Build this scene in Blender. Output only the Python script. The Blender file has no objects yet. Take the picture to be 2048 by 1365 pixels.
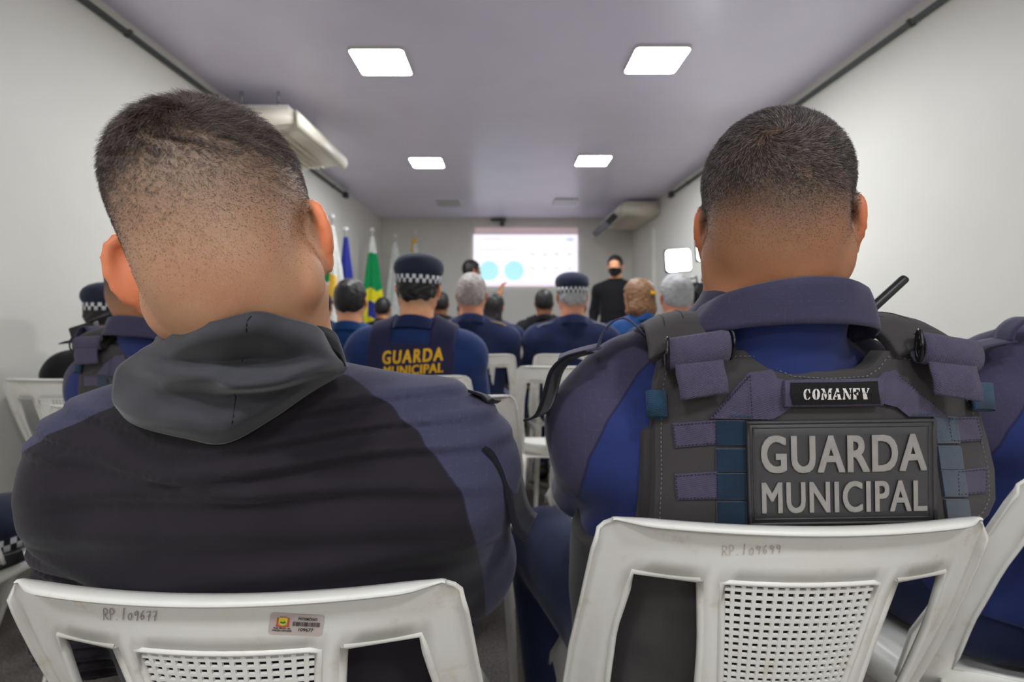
import bpy, bmesh, math, random
import numpy as np
from mathutils import Vector, Matrix, noise

random.seed(7)
RNG = np.random.default_rng(7)
scene = bpy.context.scene
COL = scene.collection

# ---------------------------------------------------------------- camera, world, exposure
FPX, CX, CY, EYE = 1000.0, 1010.0, 628.0, 1.08        # focal length in pixels of the 2048x1365 frame, vanishing point, eye height
cam_data = bpy.data.cameras.new('camera')
cam = bpy.data.objects.new('camera', cam_data)
COL.objects.link(cam)
cam.location = (0, 0, EYE)
cam.rotation_euler = (math.radians(90), 0, 0)
cam_data.sensor_width = 36.0
cam_data.lens = 36.0 * FPX / 2048.0
cam_data.shift_x = (1024.0 - CX) / 2048.0
cam_data.shift_y = (CY - 682.5) / 2048.0
cam_data.clip_start = 0.01
cam_data.dof.use_dof = True
cam_data.dof.focus_distance = 0.50
cam_data.dof.aperture_fstop = 4.5
cam_data.dof.aperture_blades = 7
scene.camera = cam

world = bpy.data.worlds.new('world')
scene.world = world
world.use_nodes = True
world.node_tree.nodes['Background'].inputs[0].default_value = (0.9, 0.95, 1.0, 1)
world.node_tree.nodes['Background'].inputs[1].default_value = 0.0
scene.view_settings.view_transform = 'Standard'
scene.view_settings.look = 'None'
scene.view_settings.gamma = 1.0
scene.view_settings.use_curve_mapping = False
scene.view_settings.exposure = 0.0
LAMP = 92.0          # strength of a lit ceiling panel
scene.cycles.use_denoising = True
scene.cycles.max_bounces = 10
scene.cycles.diffuse_bounces = 8
scene.cycles.sample_clamp_indirect = 6.0


def at(px, py, Y):
    """Point at depth Y on the line of sight through a pixel of the photograph."""
    return Vector(((px - CX) * Y / FPX, Y, EYE + (CY - py) * Y / FPX))


# ---------------------------------------------------------------- materials
def lin(c):
    out = []
    for v in c[:3]:
        v = v / 255.0
        out.append(v / 12.92 if v <= 0.04045 else ((v + 0.055) / 1.055) ** 2.4)
    return (out[0], out[1], out[2], 1.0)


def nodes_of(name):
    m = bpy.data.materials.new(name)
    m.use_nodes = True
    nt = m.node_tree
    return m, nt, nt.nodes['Principled BSDF']


def coord(nt):
    return nt.nodes.new('ShaderNodeTexCoord').outputs['Object']


def noise_tex(nt, vec, scale, detail=3.0, rough=0.55):
    n = nt.nodes.new('ShaderNodeTexNoise')
    n.inputs['Scale'].default_value = scale
    n.inputs['Detail'].default_value = detail
    n.inputs['Roughness'].default_value = rough
    nt.links.new(vec, n.inputs['Vector'])
    return n.outputs['Fac']


def ramp(nt, fac, stops):
    r = nt.nodes.new('ShaderNodeValToRGB')
    e = r.color_ramp.elements
    while len(e) < len(stops):
        e.new(0.5)
    for i, (p, c) in enumerate(stops):
        e[i].position = p
        e[i].color = c
    nt.links.new(fac, r.inputs['Fac'])
    return r.outputs['Color']


def mixc(nt, fac, a, b, mode='MIX'):
    m = nt.nodes.new('ShaderNodeMix')
    m.data_type = 'RGBA'
    m.blend_type = mode
    for sock, v in ((0, fac), (6, a), (7, b)):
        if hasattr(v, 'is_linked') or isinstance(v, bpy.types.NodeSocket):
            nt.links.new(v, m.inputs[sock])
        else:
            m.inputs[sock].default_value = v
    return m.outputs[2]


def math_n(nt, op, a, b=0.0, clamp=False):
    m = nt.nodes.new('ShaderNodeMath')
    m.operation = op
    m.use_clamp = clamp
    for i, v in enumerate((a, b)):
        if isinstance(v, bpy.types.NodeSocket):
            nt.links.new(v, m.inputs[i])
        else:
            m.inputs[i].default_value = v
    return m.outputs[0]


def bump(nt, bsdf, h, strength=0.3, dist=0.002):
    b = nt.nodes.new('ShaderNodeBump')
    b.inputs['Strength'].default_value = strength
    b.inputs['Distance'].default_value = dist
    nt.links.new(h, b.inputs['Height'])
    nt.links.new(b.outputs['Normal'], bsdf.inputs['Normal'])


def plain(name, c, rough=0.6, metal=0.0, var=0.06, nscale=30.0, bump_s=0.0, spec=0.5):
    m, nt, b = nodes_of(name)
    v = coord(nt)
    n = noise_tex(nt, v, nscale)
    c = lin(c)
    d = tuple(x * (1 - var) for x in c[:3]) + (1,)
    u = tuple(min(1, x * (1 + var)) for x in c[:3]) + (1,)
    nt.links.new(ramp(nt, n, [(0.3, d), (0.7, u)]), b.inputs['Base Color'])
    b.inputs['Roughness'].default_value = rough
    b.inputs['Metallic'].default_value = metal
    b.inputs['Specular IOR Level'].default_value = spec
    if bump_s:
        bump(nt, b, noise_tex(nt, v, nscale * 8), bump_s, 0.001)
    return m


def emit(name, c, strength):
    m, nt, b = nodes_of(name)
    b.inputs['Base Color'].default_value = (0.8, 0.8, 0.8, 1)
    b.inputs['Emission Color'].default_value = lin(c)
    b.inputs['Emission Strength'].default_value = strength
    return m


def cloth(name, c, weave=900.0, rip=0.0, sheen=0.15, second=None, var=0.12, bump_s=0.35):
    """Woven fabric: fine weave relief, a little colour unevenness, an optional ripstop grid, and a second colour
    where the mesh attribute 'panel' is above zero (sewn-in panels of another cloth)."""
    m, nt, b = nodes_of(name)
    v = coord(nt)
    n = noise_tex(nt, v, 14.0, 4)

    def two(c):
        c = lin(c)
        return ramp(nt, n, [(0.3, tuple(x * (1 - var) for x in c[:3]) + (1,)), (0.7, tuple(min(1, x * (1 + var)) for x in c[:3]) + (1,))])
    col = two(c)
    if second is not None:
        a = nt.nodes.new('ShaderNodeAttribute')
        a.attribute_name = 'panel'
        f = ramp(nt, math_n(nt, 'MULTIPLY_ADD', a.outputs['Fac'], 1.0), [(0.0, (0, 0, 0, 1)), (1.0, (1, 1, 1, 1))])
        k = nt.nodes.new('ShaderNodeMapRange')
        k.inputs['From Min'].default_value = -0.0015
        k.inputs['From Max'].default_value = 0.0015
        nt.links.new(a.outputs['Fac'], k.inputs['Value'])
        col = mixc(nt, k.outputs[0], col, two(second))
        # stitched seam line
        ab = math_n(nt, 'ABSOLUTE', a.outputs['Fac'])
        s = nt.nodes.new('ShaderNodeMapRange')
        s.inputs['From Min'].default_value = 0.0006
        s.inputs['From Max'].default_value = 0.0018
        s.inputs['To Min'].default_value = 0.55
        s.inputs['To Max'].default_value = 1.0
        nt.links.new(ab, s.inputs['Value'])
        cr = nt.nodes.new('ShaderNodeCombineColor')
        for i in range(3):
            nt.links.new(s.outputs[0], cr.inputs[i])
        col = mixc(nt, 1.0, col, cr.outputs[0], 'MULTIPLY')
    h = noise_tex(nt, v, weave, 2)
    if rip:
        sp = nt.nodes.new('ShaderNodeSeparateXYZ')
        nt.links.new(v, sp.inputs[0])
        lines = None
        for ax in (0, 2):
            f = math_n(nt, 'FRACT', math_n(nt, 'MULTIPLY', sp.outputs[ax], rip))
            f = math_n(nt, 'LESS_THAN', f, 0.09)
            lines = f if lines is None else math_n(nt, 'MAXIMUM', lines, f)
        brk = math_n(nt, 'GREATER_THAN', noise_tex(nt, v, 260.0, 1), 0.56)
        lines = math_n(nt, 'MULTIPLY', lines, brk)
        if second is not None:
            lines = math_n(nt, 'MULTIPLY', lines, math_n(nt, 'SUBTRACT', 1.0, k.outputs[0]))
        col = mixc(nt, math_n(nt, 'MULTIPLY', lines, 0.05), col, (0.35, 0.35, 0.45, 1))
        h = math_n(nt, 'ADD', h, math_n(nt, 'MULTIPLY', lines, 0.5))
    nt.links.new(col, b.inputs['Base Color'])
    b.inputs['Roughness'].default_value = 0.85
    b.inputs['Specular IOR Level'].default_value = 0.25
    b.inputs['Sheen Weight'].default_value = sheen
    b.inputs['Sheen Roughness'].default_value = 0.4
    bump(nt, b, h, bump_s, 0.0006)
    return m


def webbing(name, c, scale=420.0):
    """Coarse nylon webbing: crossed ribs as fine relief."""
    m, nt, b = nodes_of(name)
    v = coord(nt)
    sp = nt.nodes.new('ShaderNodeSeparateXYZ')
    nt.links.new(v, sp.inputs[0])
    sx = math_n(nt, 'SINE', math_n(nt, 'MULTIPLY', math_n(nt, 'ADD', sp.outputs[0], math_n(nt, 'MULTIPLY', sp.outputs[1], 0.6)), scale * 6.2))
    sz = math_n(nt, 'SINE', math_n(nt, 'MULTIPLY', math_n(nt, 'ADD', sp.outputs[2], math_n(nt, 'MULTIPLY', sp.outputs[0], 0.5)), scale * 6.2))
    h = math_n(nt, 'MULTIPLY', sx, sz)
    n = noise_tex(nt, v, 60.0, 4)
    c = lin(c)
    base = ramp(nt, n, [(0.3, tuple(x * 0.82 for x in c[:3]) + (1,)), (0.7, tuple(min(1, x * 1.15) for x in c[:3]) + (1,))])
    f = nt.nodes.new('ShaderNodeMapRange')
    f.inputs['From Min'].default_value = -1
    f.inputs['To Min'].default_value = 0.0
    f.inputs['To Max'].default_value = 0.4
    nt.links.new(h, f.inputs['Value'])
    nt.links.new(mixc(nt, f.outputs[0], base, tuple(min(1, x * 1.9) for x in c[:3]) + (1,)), b.inputs['Base Color'])
    b.inputs['Roughness'].default_value = 0.8
    b.inputs['Specular IOR Level'].default_value = 0.25
    b.inputs['Sheen Weight'].default_value = 0.1
    bump(nt, b, h, 0.5, 0.0006)
    return m


def skin(name, c, stub, cut=0.9, speck=1400.0):
    """Skin, with cropped stubble where the mesh attribute 'fade' (barber's fade, 0..1) says the hair grows."""
    m, nt, b = nodes_of(name)
    v = coord(nt)
    base = lin(c)
    n = noise_tex(nt, v, 22.0, 5, 0.6)
    red = (base[0] * 0.95, base[1] * 0.82, base[2] * 0.76, 1)
    lite = (min(1, base[0] * 1.06), min(1, base[1] * 1.08), min(1, base[2] * 1.08), 1)
    col = ramp(nt, n, [(0.3, red), (0.7, lite)])
    a = nt.nodes.new('ShaderNodeAttribute')
    a.attribute_name = 'flush'
    col = mixc(nt, math_n(nt, 'MULTIPLY', a.outputs['Fac'], 0.8), col, (min(1, base[0] * 1.02), base[1] * 0.56, base[2] * 0.42, 1))
    a = nt.nodes.new('ShaderNodeAttribute')
    a.attribute_name = 'fade'
    sp = noise_tex(nt, v, speck, 2, 0.7)
    grain = nt.nodes.new('ShaderNodeMapRange')
    grain.inputs['From Min'].default_value = 0.35
    grain.inputs['From Max'].default_value = 0.65
    grain.inputs['To Min'].default_value = -0.28
    grain.inputs['To Max'].default_value = 0.28
    nt.links.new(sp, grain.inputs['Value'])
    f = math_n(nt, 'MULTIPLY', a.outputs['Fac'], math_n(nt, 'ADD', grain.outputs[0], 1.0))
    col = mixc(nt, math_n(nt, 'MULTIPLY', f, cut, True), col, lin(stub))
    nt.links.new(col, b.inputs['Base Color'])
    b.inputs['Roughness'].default_value = 0.5
    b.inputs['Specular IOR Level'].default_value = 0.4
    b.inputs['Subsurface Weight'].default_value = 0.12
    b.inputs['Subsurface Radius'].default_value = (0.010, 0.004, 0.002)
    b.inputs['Subsurface Scale'].default_value = 0.6
    bump(nt, b, noise_tex(nt, v, 700.0, 3), 0.12, 0.0006)
    return m


M = {}
M['wall'] = plain('wall_paint', (222, 220, 211), 0.55, var=0.02, nscale=3.0)
M['ceiling'] = plain('ceiling_pvc', (238, 234, 252), 0.30, var=0.03, nscale=2.0, spec=0.55)
M['white'] = plain('white_plastic', (216, 214, 208), 0.42, var=0.02)
M['offwhite'] = plain('cream_plastic', (222, 216, 198), 0.45, var=0.02)
M['vane'] = plain('dark_louver', (30, 32, 38), 0.5)
M['trim'] = plain('grey_rubber_tube', (78, 84, 82), 0.6)
M['black'] = plain('black_plastic', (18, 18, 20), 0.4)
M['steel'] = plain('steel', (150, 152, 156), 0.35, metal=0.9)
M['lamp_on'] = emit('lamp_panel_lit', (246, 250, 255), LAMP)
M['lamp_off'] = plain('lamp_panel_unlit', (190, 188, 196), 0.3)


def floor_material():
    m, nt, b = nodes_of('speckled_floor')
    v = coord(nt)
    a = ramp(nt, noise_tex(nt, v, 160.0, 2), [(0.35, lin((84, 78, 76))), (0.65, lin((136, 128, 124)))])
    c = ramp(nt, noise_tex(nt, v, 6.0, 4), [(0.3, (0.75, 0.75, 0.75, 1)), (0.7, (1, 1, 1, 1))])
    nt.links.new(mixc(nt, 1.0, a, c, 'MULTIPLY'), b.inputs['Base Color'])
    b.inputs['Roughness'].default_value = 0.45
    return m


M['floor'] = floor_material()


def chair_plastic():
    m, nt, b = nodes_of('white_chair_plastic')
    v = coord(nt)
    n = noise_tex(nt, v, 18.0, 6, 0.65)
    nt.links.new(ramp(nt, n, [(0.30, lin((214, 206, 190))), (0.42, lin((228, 226, 217))), (0.8, lin((233, 232, 226)))]), b.inputs['Base Color'])
    b.inputs['Roughness'].default_value = 0.38
    bump(nt, b, noise_tex(nt, v, 1500.0, 2), 0.06, 0.0004)
    return m


M['chair'] = chair_plastic()
M['jacket'] = cloth('dark_jacket_cloth', (63, 63, 86), rip=95.0, second=(35, 30, 37), sheen=0.12)
M['flap'] = cloth('dark_flap_cloth', (24, 24, 33))
M['hood'] = cloth('charcoal_hood_cloth', (64, 64, 69), sheen=0.25)
M['shirt'] = cloth('navy_uniform_cloth', (68, 64, 88), rip=110.0, second=(42, 54, 108), sheen=0.15)
M['collar'] = cloth('navy_collar_cloth', (62, 59, 82), rip=140.0)
M['trouser'] = cloth('dark_navy_trouser_cloth', (36, 44, 76), rip=0)
M['navy_a'] = cloth('deep_navy_cloth', (27, 38, 72))
M['navy_b'] = cloth('blue_uniform_cloth', (28, 48, 96))
M['navy_c'] = cloth('purple_navy_cloth', (38, 38, 68))
M['black_cloth'] = cloth('black_cloth', (17, 17, 20))
M['teal_cloth'] = cloth('teal_blue_cloth', (22, 60, 110))
M['cordura'] = cloth('black_nylon_carrier', (66, 62, 62), weave=1300.0, bump_s=0.6, sheen=0.1)
M['web'] = webbing('purple_navy_webbing', (72, 66, 86))
M['tealweb'] = webbing('teal_webbing', (34, 62, 84))
M['velcro'] = cloth('teal_loop_tape', (24, 46, 66), weave=1800.0, bump_s=0.9, sheen=0.5, var=0.3)
M['rubber'] = plain('black_rubber_patch', (62, 60, 61), 0.55, var=0.05, nscale=60)
M['rubber_grey'] = plain('grey_rubber_letters', (150, 145, 139), 0.6, var=0.08, nscale=90)
M['print_white'] = plain('white_print', (214, 206, 200), 0.8, var=0.08, nscale=200)
M['print_yellow'] = plain('yellow_print', (226, 172, 22), 0.8)
M['stitch'] = plain('dark_thread', (34, 30, 46), 0.9)
M['stitch_light'] = plain('pale_thread', (110, 108, 116), 0.9)
M['label_black'] = cloth('black_label_cloth', (20, 19, 21), weave=600)
M['shoe'] = plain('black_leather', (14, 14, 15), 0.4)
M['eye'] = plain('eye_white', (230, 225, 220), 0.2)
M['cap'] = cloth('navy_cap_cloth', (38, 44, 62))
M['check_w'] = plain('white_check', (214, 214, 218), 0.7)
M['check_k'] = plain('black_check', (20, 20, 26), 0.7)
M['ink'] = plain('faded_brown_ink', (196, 182, 166), 0.7)
M['ink2'] = plain('faded_grey_ink', (164, 154, 154), 0.7)
M['hair_dark'] = plain('dark_hair', (22, 18, 17), 0.5, var=0.3, nscale=120)
M['hair_brown'] = plain('brown_hair', (120, 84, 52), 0.5, var=0.3, nscale=60)
M['hair_grey'] = plain('grey_hair', (150, 142, 138), 0.6, var=0.28, nscale=70)
M['hair_silver'] = plain('silver_hair', (158, 158, 158), 0.6, var=0.15, nscale=70)
M['skin_a'] = skin('tan_skin', (238, 176, 134), (112, 104, 91), 0.9)
M['skin_b'] = skin('brown_skin', (204, 144, 104), (72, 62, 53), 0.92)
M['skin_c'] = skin('light_skin', (214, 152, 122), (90, 74, 66), 0.6)
M['skin_d'] = skin('dark_skin', (150, 100, 70), (46, 38, 34), 0.8)


# ---------------------------------------------------------------- object helpers
def tag(o, label=None, cat=None, group=None, kind=None):
    for k, v in (('label', label), ('category', cat), ('group', group), ('kind', kind)):
        if v:
            o[k] = v
    return o


def link(name, me, parent=None, mat=None, smooth=None):
    o = bpy.data.objects.new(name, me)
    COL.objects.link(o)
    if mat is not None:
        me.materials.append(mat)
    if parent is not None:
        o.parent = parent
    if smooth is not None:
        me.polygons.foreach_set('use_smooth', [smooth] * len(me.polygons))
    return o


def thing(name, label, cat, loc=(0, 0, 0), rz=0.0, group=None):
    o = bpy.data.objects.new(name, None)
    o.empty_display_size = 0.05
    COL.objects.link(o)
    o.location = loc
    o.rotation_euler = (0, 0, rz)
    return tag(o, label, cat, group)


def kids(o):
    return [c for c in bpy.data.objects if c.parent == o]


def copy_tree(o, parent=None, skip=()):
    c = o.copy()
    COL.objects.link(c)
    if parent is not None:
        c.parent = parent
    for ch in list(o.children):
        if ch.name.split('.')[0] not in skip:
            copy_tree(ch, c, skip)
    return c


def recolor(o, mat):
    for s in o.material_slots:
        s.link = 'OBJECT'
        s.material = mat
    return o


def mesh_np(name, V, Q):
    """Mesh from numpy vertices and quads (or triangles)."""
    me = bpy.data.meshes.new(name)
    V = np.asarray(V, dtype=np.float32)
    Q = np.asarray(Q, dtype=np.int32)
    me.vertices.add(len(V))
    me.vertices.foreach_set('co', V.ravel())
    k = Q.shape[1]
    me.loops.add(Q.size)
    me.loops.foreach_set('vertex_index', Q.ravel())
    me.polygons.add(len(Q))
    me.polygons.foreach_set('loop_start', np.arange(0, Q.size, k, dtype=np.int32))
    me.polygons.foreach_set('use_smooth', np.ones(len(Q), dtype=bool))
    me.update(calc_edges=True)
    return me


def fattr(me, name, vals):
    a = me.attributes.new(name, 'FLOAT', 'POINT')
    a.data.foreach_set('value', np.asarray(vals, dtype=np.float32))


def bm_mesh(name, bm):
    me = bpy.data.meshes.new(name)
    bm.normal_update()
    bm.to_mesh(me)
    bm.free()
    return me


def add_box(bm, c, s, rot=None, bev=0.0):
    r = bmesh.ops.create_cube(bm, size=1.0)
    vs = r['verts']
    bmesh.ops.scale(bm, vec=s, verts=vs)
    if bev:
        es = list({e for v in vs for e in v.link_edges})
        rr = bmesh.ops.bevel(bm, geom=es, offset=bev, segments=2, affect='EDGES', profile=0.6)
        vs = list({v for f in rr['faces'] for v in f.verts} | {v for v in vs if v.is_valid})
    if rot is not None:
        bmesh.ops.rotate(bm, verts=vs, cent=(0, 0, 0), matrix=rot)
    bmesh.ops.translate(bm, vec=c, verts=vs)
    return vs


def add_tube(bm, pts, r, seg=10, caps=True):
    """Tube through points; r a number or one per point."""
    pts = [Vector(p) for p in pts]
    rs = r if isinstance(r, (list, tuple)) else [r] * len(pts)
    rings = []
    up = Vector((0, 0, 1))
    for i, p in enumerate(pts):
        d = (pts[min(i + 1, len(pts) - 1)] - pts[max(i - 1, 0)]).normalized()
        a = d.cross(up)
        if a.length < 1e-4:
            a = d.cross(Vector((1, 0, 0)))
        a.normalize()
        b = d.cross(a).normalized()
        rings.append([bm.verts.new(p + (a * math.cos(t) + b * math.sin(t)) * rs[i]) for t in [2 * math.pi * k / seg for k in range(seg)]])
    for q, w in zip(rings, rings[1:]):
        for k in range(seg):
            bm.faces.new((q[k], q[(k + 1) % seg], w[(k + 1) % seg], w[k])).smooth = True
    if caps:
        bm.faces.new(rings[0])
        bm.faces.new(rings[-1][::-1])


def catmull(P, n):
    """Smooth curve through the control rows of P (k,d), n samples."""
    P = np.asarray(P, dtype=float)
    k = len(P)
    t = np.linspace(0, k - 1, n)
    i = np.clip(t.astype(int), 0, k - 2)
    f = (t - i)[:, None]
    if P.ndim == 3:
        f = f[:, :, None]
    p0 = np.where((i > 0).reshape(f.shape), P[np.maximum(i - 1, 0)], 2 * P[i] - P[i + 1])
    p1, p2 = P[i], P[i + 1]
    p3 = np.where((i + 2 < k).reshape(f.shape), P[np.minimum(i + 2, k - 1)], 2 * P[i + 1] - P[i])
    return 0.5 * (2 * p1 + (p2 - p0) * f + (2 * p0 - 5 * p1 + 4 * p2 - p3) * f ** 2 + (3 * p1 - p0 - 3 * p2 + p3) * f ** 3)


def sheet(name, grid, mat, parent, thick=0.003, origin=(0, 0, 0), closed=False):
    """A cloth sheet from a grid of points, given real thickness."""
    g = np.asarray(grid, dtype=float) - np.asarray(origin)
    n, m = g.shape[:2]
    idx = np.arange(n * m).reshape(n, m)
    q = np.stack([idx[:-1, :-1], idx[:-1, 1:], idx[1:, 1:], idx[1:, :-1]], -1).reshape(-1, 4)
    me = mesh_np(name, g.reshape(-1, 3), q)
    o = link(name, me, parent, mat)
    s = o.modifiers.new('thickness', 'SOLIDIFY')
    s.thickness = thick
    s.offset = 0.0
    return o


def ribbon(name, path, wdir, width, mat, parent, thick=0.002, origin=(0, 0, 0), n=28, nw=5, crown=0.0):
    """A strap following a path, `width` wide along wdir."""
    P = catmull([tuple(p) for p in path], n)
    w = np.asarray(Vector(wdir).normalized())
    g = np.zeros((n, nw, 3))
    for j in range(nw):
        t = j / (nw - 1) - 0.5
        g[:, j] = P + w * width * t
        if crown:
            g[:, j, 2] -= crown * (2 * t) ** 2
    return sheet(name, g, mat, parent, thick, origin)


def bold_text(body, bx, by, extrude=0.0, spacing=1.0):
    """Heavy lettering with square corners: the plain letter laid over itself with small shifts."""
    me = text_mesh(body, 0.0, extrude, spacing)
    bm = bmesh.new()
    for c, (dx, dy) in enumerate(((0, 0), (-bx, 0), (bx, 0), (0, by), (0, -by), (-bx, by), (bx, by), (-bx, -by), (bx, -by))):
        k = len(bm.verts)
        bm.from_mesh(me)
        bm.verts.ensure_lookup_table()
        for v in bm.verts[k:]:
            v.co.x += dx
            v.co.y += dy
            v.co.z -= 0.004 * c * (1 if v.co.z > 0 else 0)
    xs = [v.co.x for v in bm.verts]
    lo, hi = min(xs), max(xs)
    k = int((hi - lo) / 0.14)
    for i in range(1, k):
        bmesh.ops.bisect_plane(bm, geom=list(bm.verts) + list(bm.edges) + list(bm.faces), plane_co=(lo + (hi - lo) * i / k, 0, 0), plane_no=(1, 0, 0))
    bm.to_mesh(me)
    bm.free()
    return me


def text_mesh(body, bold=0.0, extrude=0.0, spacing=1.0):
    cu = bpy.data.curves.new('lettering', 'FONT')
    cu.body = body
    cu.size = 1.0
    cu.offset = bold
    cu.extrude = extrude
    cu.space_character = spacing
    cu.resolution_u = 4
    o = bpy.data.objects.new('lettering', cu)
    COL.objects.link(o)
    dg = bpy.context.evaluated_depsgraph_get()
    me = bpy.data.meshes.new_from_object(o.evaluated_get(dg))
    bpy.data.objects.remove(o)
    bpy.data.curves.remove(cu)
    return me


def fit_text(me, fn, x0, x1, y0, y1, lift=1.0):
    """Map lettering into a box through fn(u, v, w)."""
    n = len(me.vertices)
    co = np.zeros(n * 3, dtype=np.float32)
    me.vertices.foreach_get('co', co)
    co = co.reshape(-1, 3)
    lo, hi = co.min(0), co.max(0)
    out = np.zeros_like(co)
    for i, c in enumerate(co):
        u = x0 + (x1 - x0) * (c[0] - lo[0]) / (hi[0] - lo[0])
        v = y0 + (y1 - y0) * (c[1] - lo[1]) / (hi[1] - lo[1])
        out[i] = fn(u, v, c[2] * lift)
    me.vertices.foreach_set('co', out.ravel())
    me.polygons.foreach_set('use_smooth', [False] * len(me.polygons))
    me.update()
    return me


# ---------------------------------------------------------------- implicit bodies (distance fields meshed with surface nets)
def ell(c, r, k=0.02, R=None, op=1):
    return ('e', np.array(c, np.float32), np.array(r, np.float32), None if R is None else np.array(R, np.float32), k, op)


def cone(a, b, ra, rb, k=0.02, op=1):
    return ('c', np.array(a, np.float32), np.array(b, np.float32), (ra, rb), k, op)


def dist(prims, P):
    d = None
    for p in prims:
        if p[0] == 'e':
            q = P - p[1]
            if p[3] is not None:
                q = q @ p[3]
            a = q / p[2]
            k0 = np.sqrt((a * a).sum(1))
            a = a / p[2]
            k1 = np.sqrt((a * a).sum(1))
            di = k0 * (k0 - 1.0) / np.maximum(k1, 1e-6)
        else:
            ba = p[2] - p[1]
            pa = P - p[1]
            h = np.clip(pa @ ba / (ba @ ba), 0, 1)
            pa -= h[:, None] * ba
            di = np.sqrt((pa * pa).sum(1)) - (p[3][0] + (p[3][1] - p[3][0]) * h)
        k = p[4]
        if d is None:
            d = di
        elif p[5] > 0:
            h = np.clip(0.5 + 0.5 * (d - di) / k, 0, 1)
            d = d + (di - d) * h - k * h * (1 - h)
        else:
            h = np.clip(0.5 - 0.5 * (d + di) / k, 0, 1)
            d = d + (-di - d) * h + k * h * (1 - h)
    return d


def nets(f, lo, hi, h):
    """Surface nets over a narrow band of the field f."""
    lo = np.array(lo, np.float32)
    B = 4
    nb = np.ceil((np.array(hi) - lo) / (h * B)).astype(int) + 1
    ii = np.stack(np.meshgrid(*[np.arange(n) for n in nb], indexing='ij'), -1).reshape(-1, 3)
    cen = (lo + (ii * B + (B - 1) / 2.0) * h).astype(np.float32)
    dc = f(cen).astype(np.float32)
    act = np.abs(dc) < h * B * 0.866 * 1.7 + h
    F = np.repeat(np.repeat(np.repeat(dc.reshape(nb), B, 0), B, 1), B, 2)
    off = np.stack(np.meshgrid(*[np.arange(B)] * 3, indexing='ij'), -1).reshape(-1, 3)
    ia = ii[act]
    pts = (lo + ((ia * B)[:, None, :] + off[None]) * h).reshape(-1, 3).astype(np.float32)
    vals = np.concatenate([f(c) for c in np.array_split(pts, max(1, len(pts) // 250000))]).astype(np.float32)
    G = F.reshape(nb[0], B, nb[1], B, nb[2], B).transpose(0, 2, 4, 1, 3, 5)
    G[ia[:, 0], ia[:, 1], ia[:, 2]] = vals.reshape(-1, B, B, B)
    S = F < 0
    cnt = np.zeros([n - 1 for n in F.shape], np.int8)
    sl = (slice(None, -1), slice(1, None))
    corners = [(a, b, c) for a in (0, 1) for b in (0, 1) for c in (0, 1)]
    for a, b, c in corners:
        cnt += S[sl[a], sl[b], sl[c]]
    idx = np.argwhere((cnt > 0) & (cnt < 8))
    cv = np.stack([F[idx[:, 0] + a, idx[:, 1] + b, idx[:, 2] + c] for a, b, c in corners], 1)
    acc = np.zeros((len(idx), 3), np.float32)
    num = np.zeros(len(idx), np.float32)
    for i, ca in enumerate(corners):
        for j, cb in enumerate(corners):
            if j > i and sum(abs(x - y) for x, y in zip(ca, cb)) == 1:
                a, b = cv[:, i], cv[:, j]
                m = (a < 0) != (b < 0)
                t = np.where(m, a / np.where(m, a - b, 1), 0)
                p = np.array(ca, np.float32) + t[:, None] * (np.array(cb, np.float32) - np.array(ca, np.float32))
                acc += p * m[:, None]
                num += m
    V = lo + (idx + acc / num[:, None]) * h
    ID = np.full(cnt.shape, -1, np.int32)
    ID[idx[:, 0], idx[:, 1], idx[:, 2]] = np.arange(len(idx))
    quads = []
    for ax in range(3):
        A = [slice(1, -1)] * 3
        A[ax] = slice(0, -1)
        Bs = [slice(1, -1)] * 3
        Bs[ax] = slice(1, None)
        s0, s1 = S[tuple(A)], S[tuple(Bs)]
        e = np.argwhere(s0 != s1)
        if not len(e):
            continue
        flip = s0[e[:, 0], e[:, 1], e[:, 2]]
        u, v = (ax + 1) % 3, (ax + 2) % 3
        o = np.ones(3, int)
        o[ax] = 0
        g = e + o

        def cell(du, dv):
            c = g.copy()
            c[:, u] += du
            c[:, v] += dv
            return ID[c[:, 0], c[:, 1], c[:, 2]]
        q = np.stack([cell(-1, -1), cell(0, -1), cell(0, 0), cell(-1, 0)], 1)
        q[~flip] = q[~flip][:, ::-1]
        quads.append(q)
    Q = np.concatenate(quads)
    Q = Q[(Q >= 0).all(1)]
    return V.astype(np.float32), Q


def vnormals(V, Q):
    n = np.cross(V[Q[:, 2]] - V[Q[:, 0]], V[Q[:, 3]] - V[Q[:, 1]])
    N = np.zeros_like(V)
    for k in range(4):
        np.add.at(N, Q[:, k], n)
    return N / np.maximum(np.linalg.norm(N, axis=1, keepdims=True), 1e-9)


def rot(axis, deg):
    return np.array(Matrix.Rotation(math.radians(deg), 3, axis), np.float32)


def smooth(a, b, x):
    t = np.clip((x - a) / (b - a), 0, 1)
    return t * t * (3 - 2 * t)


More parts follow.
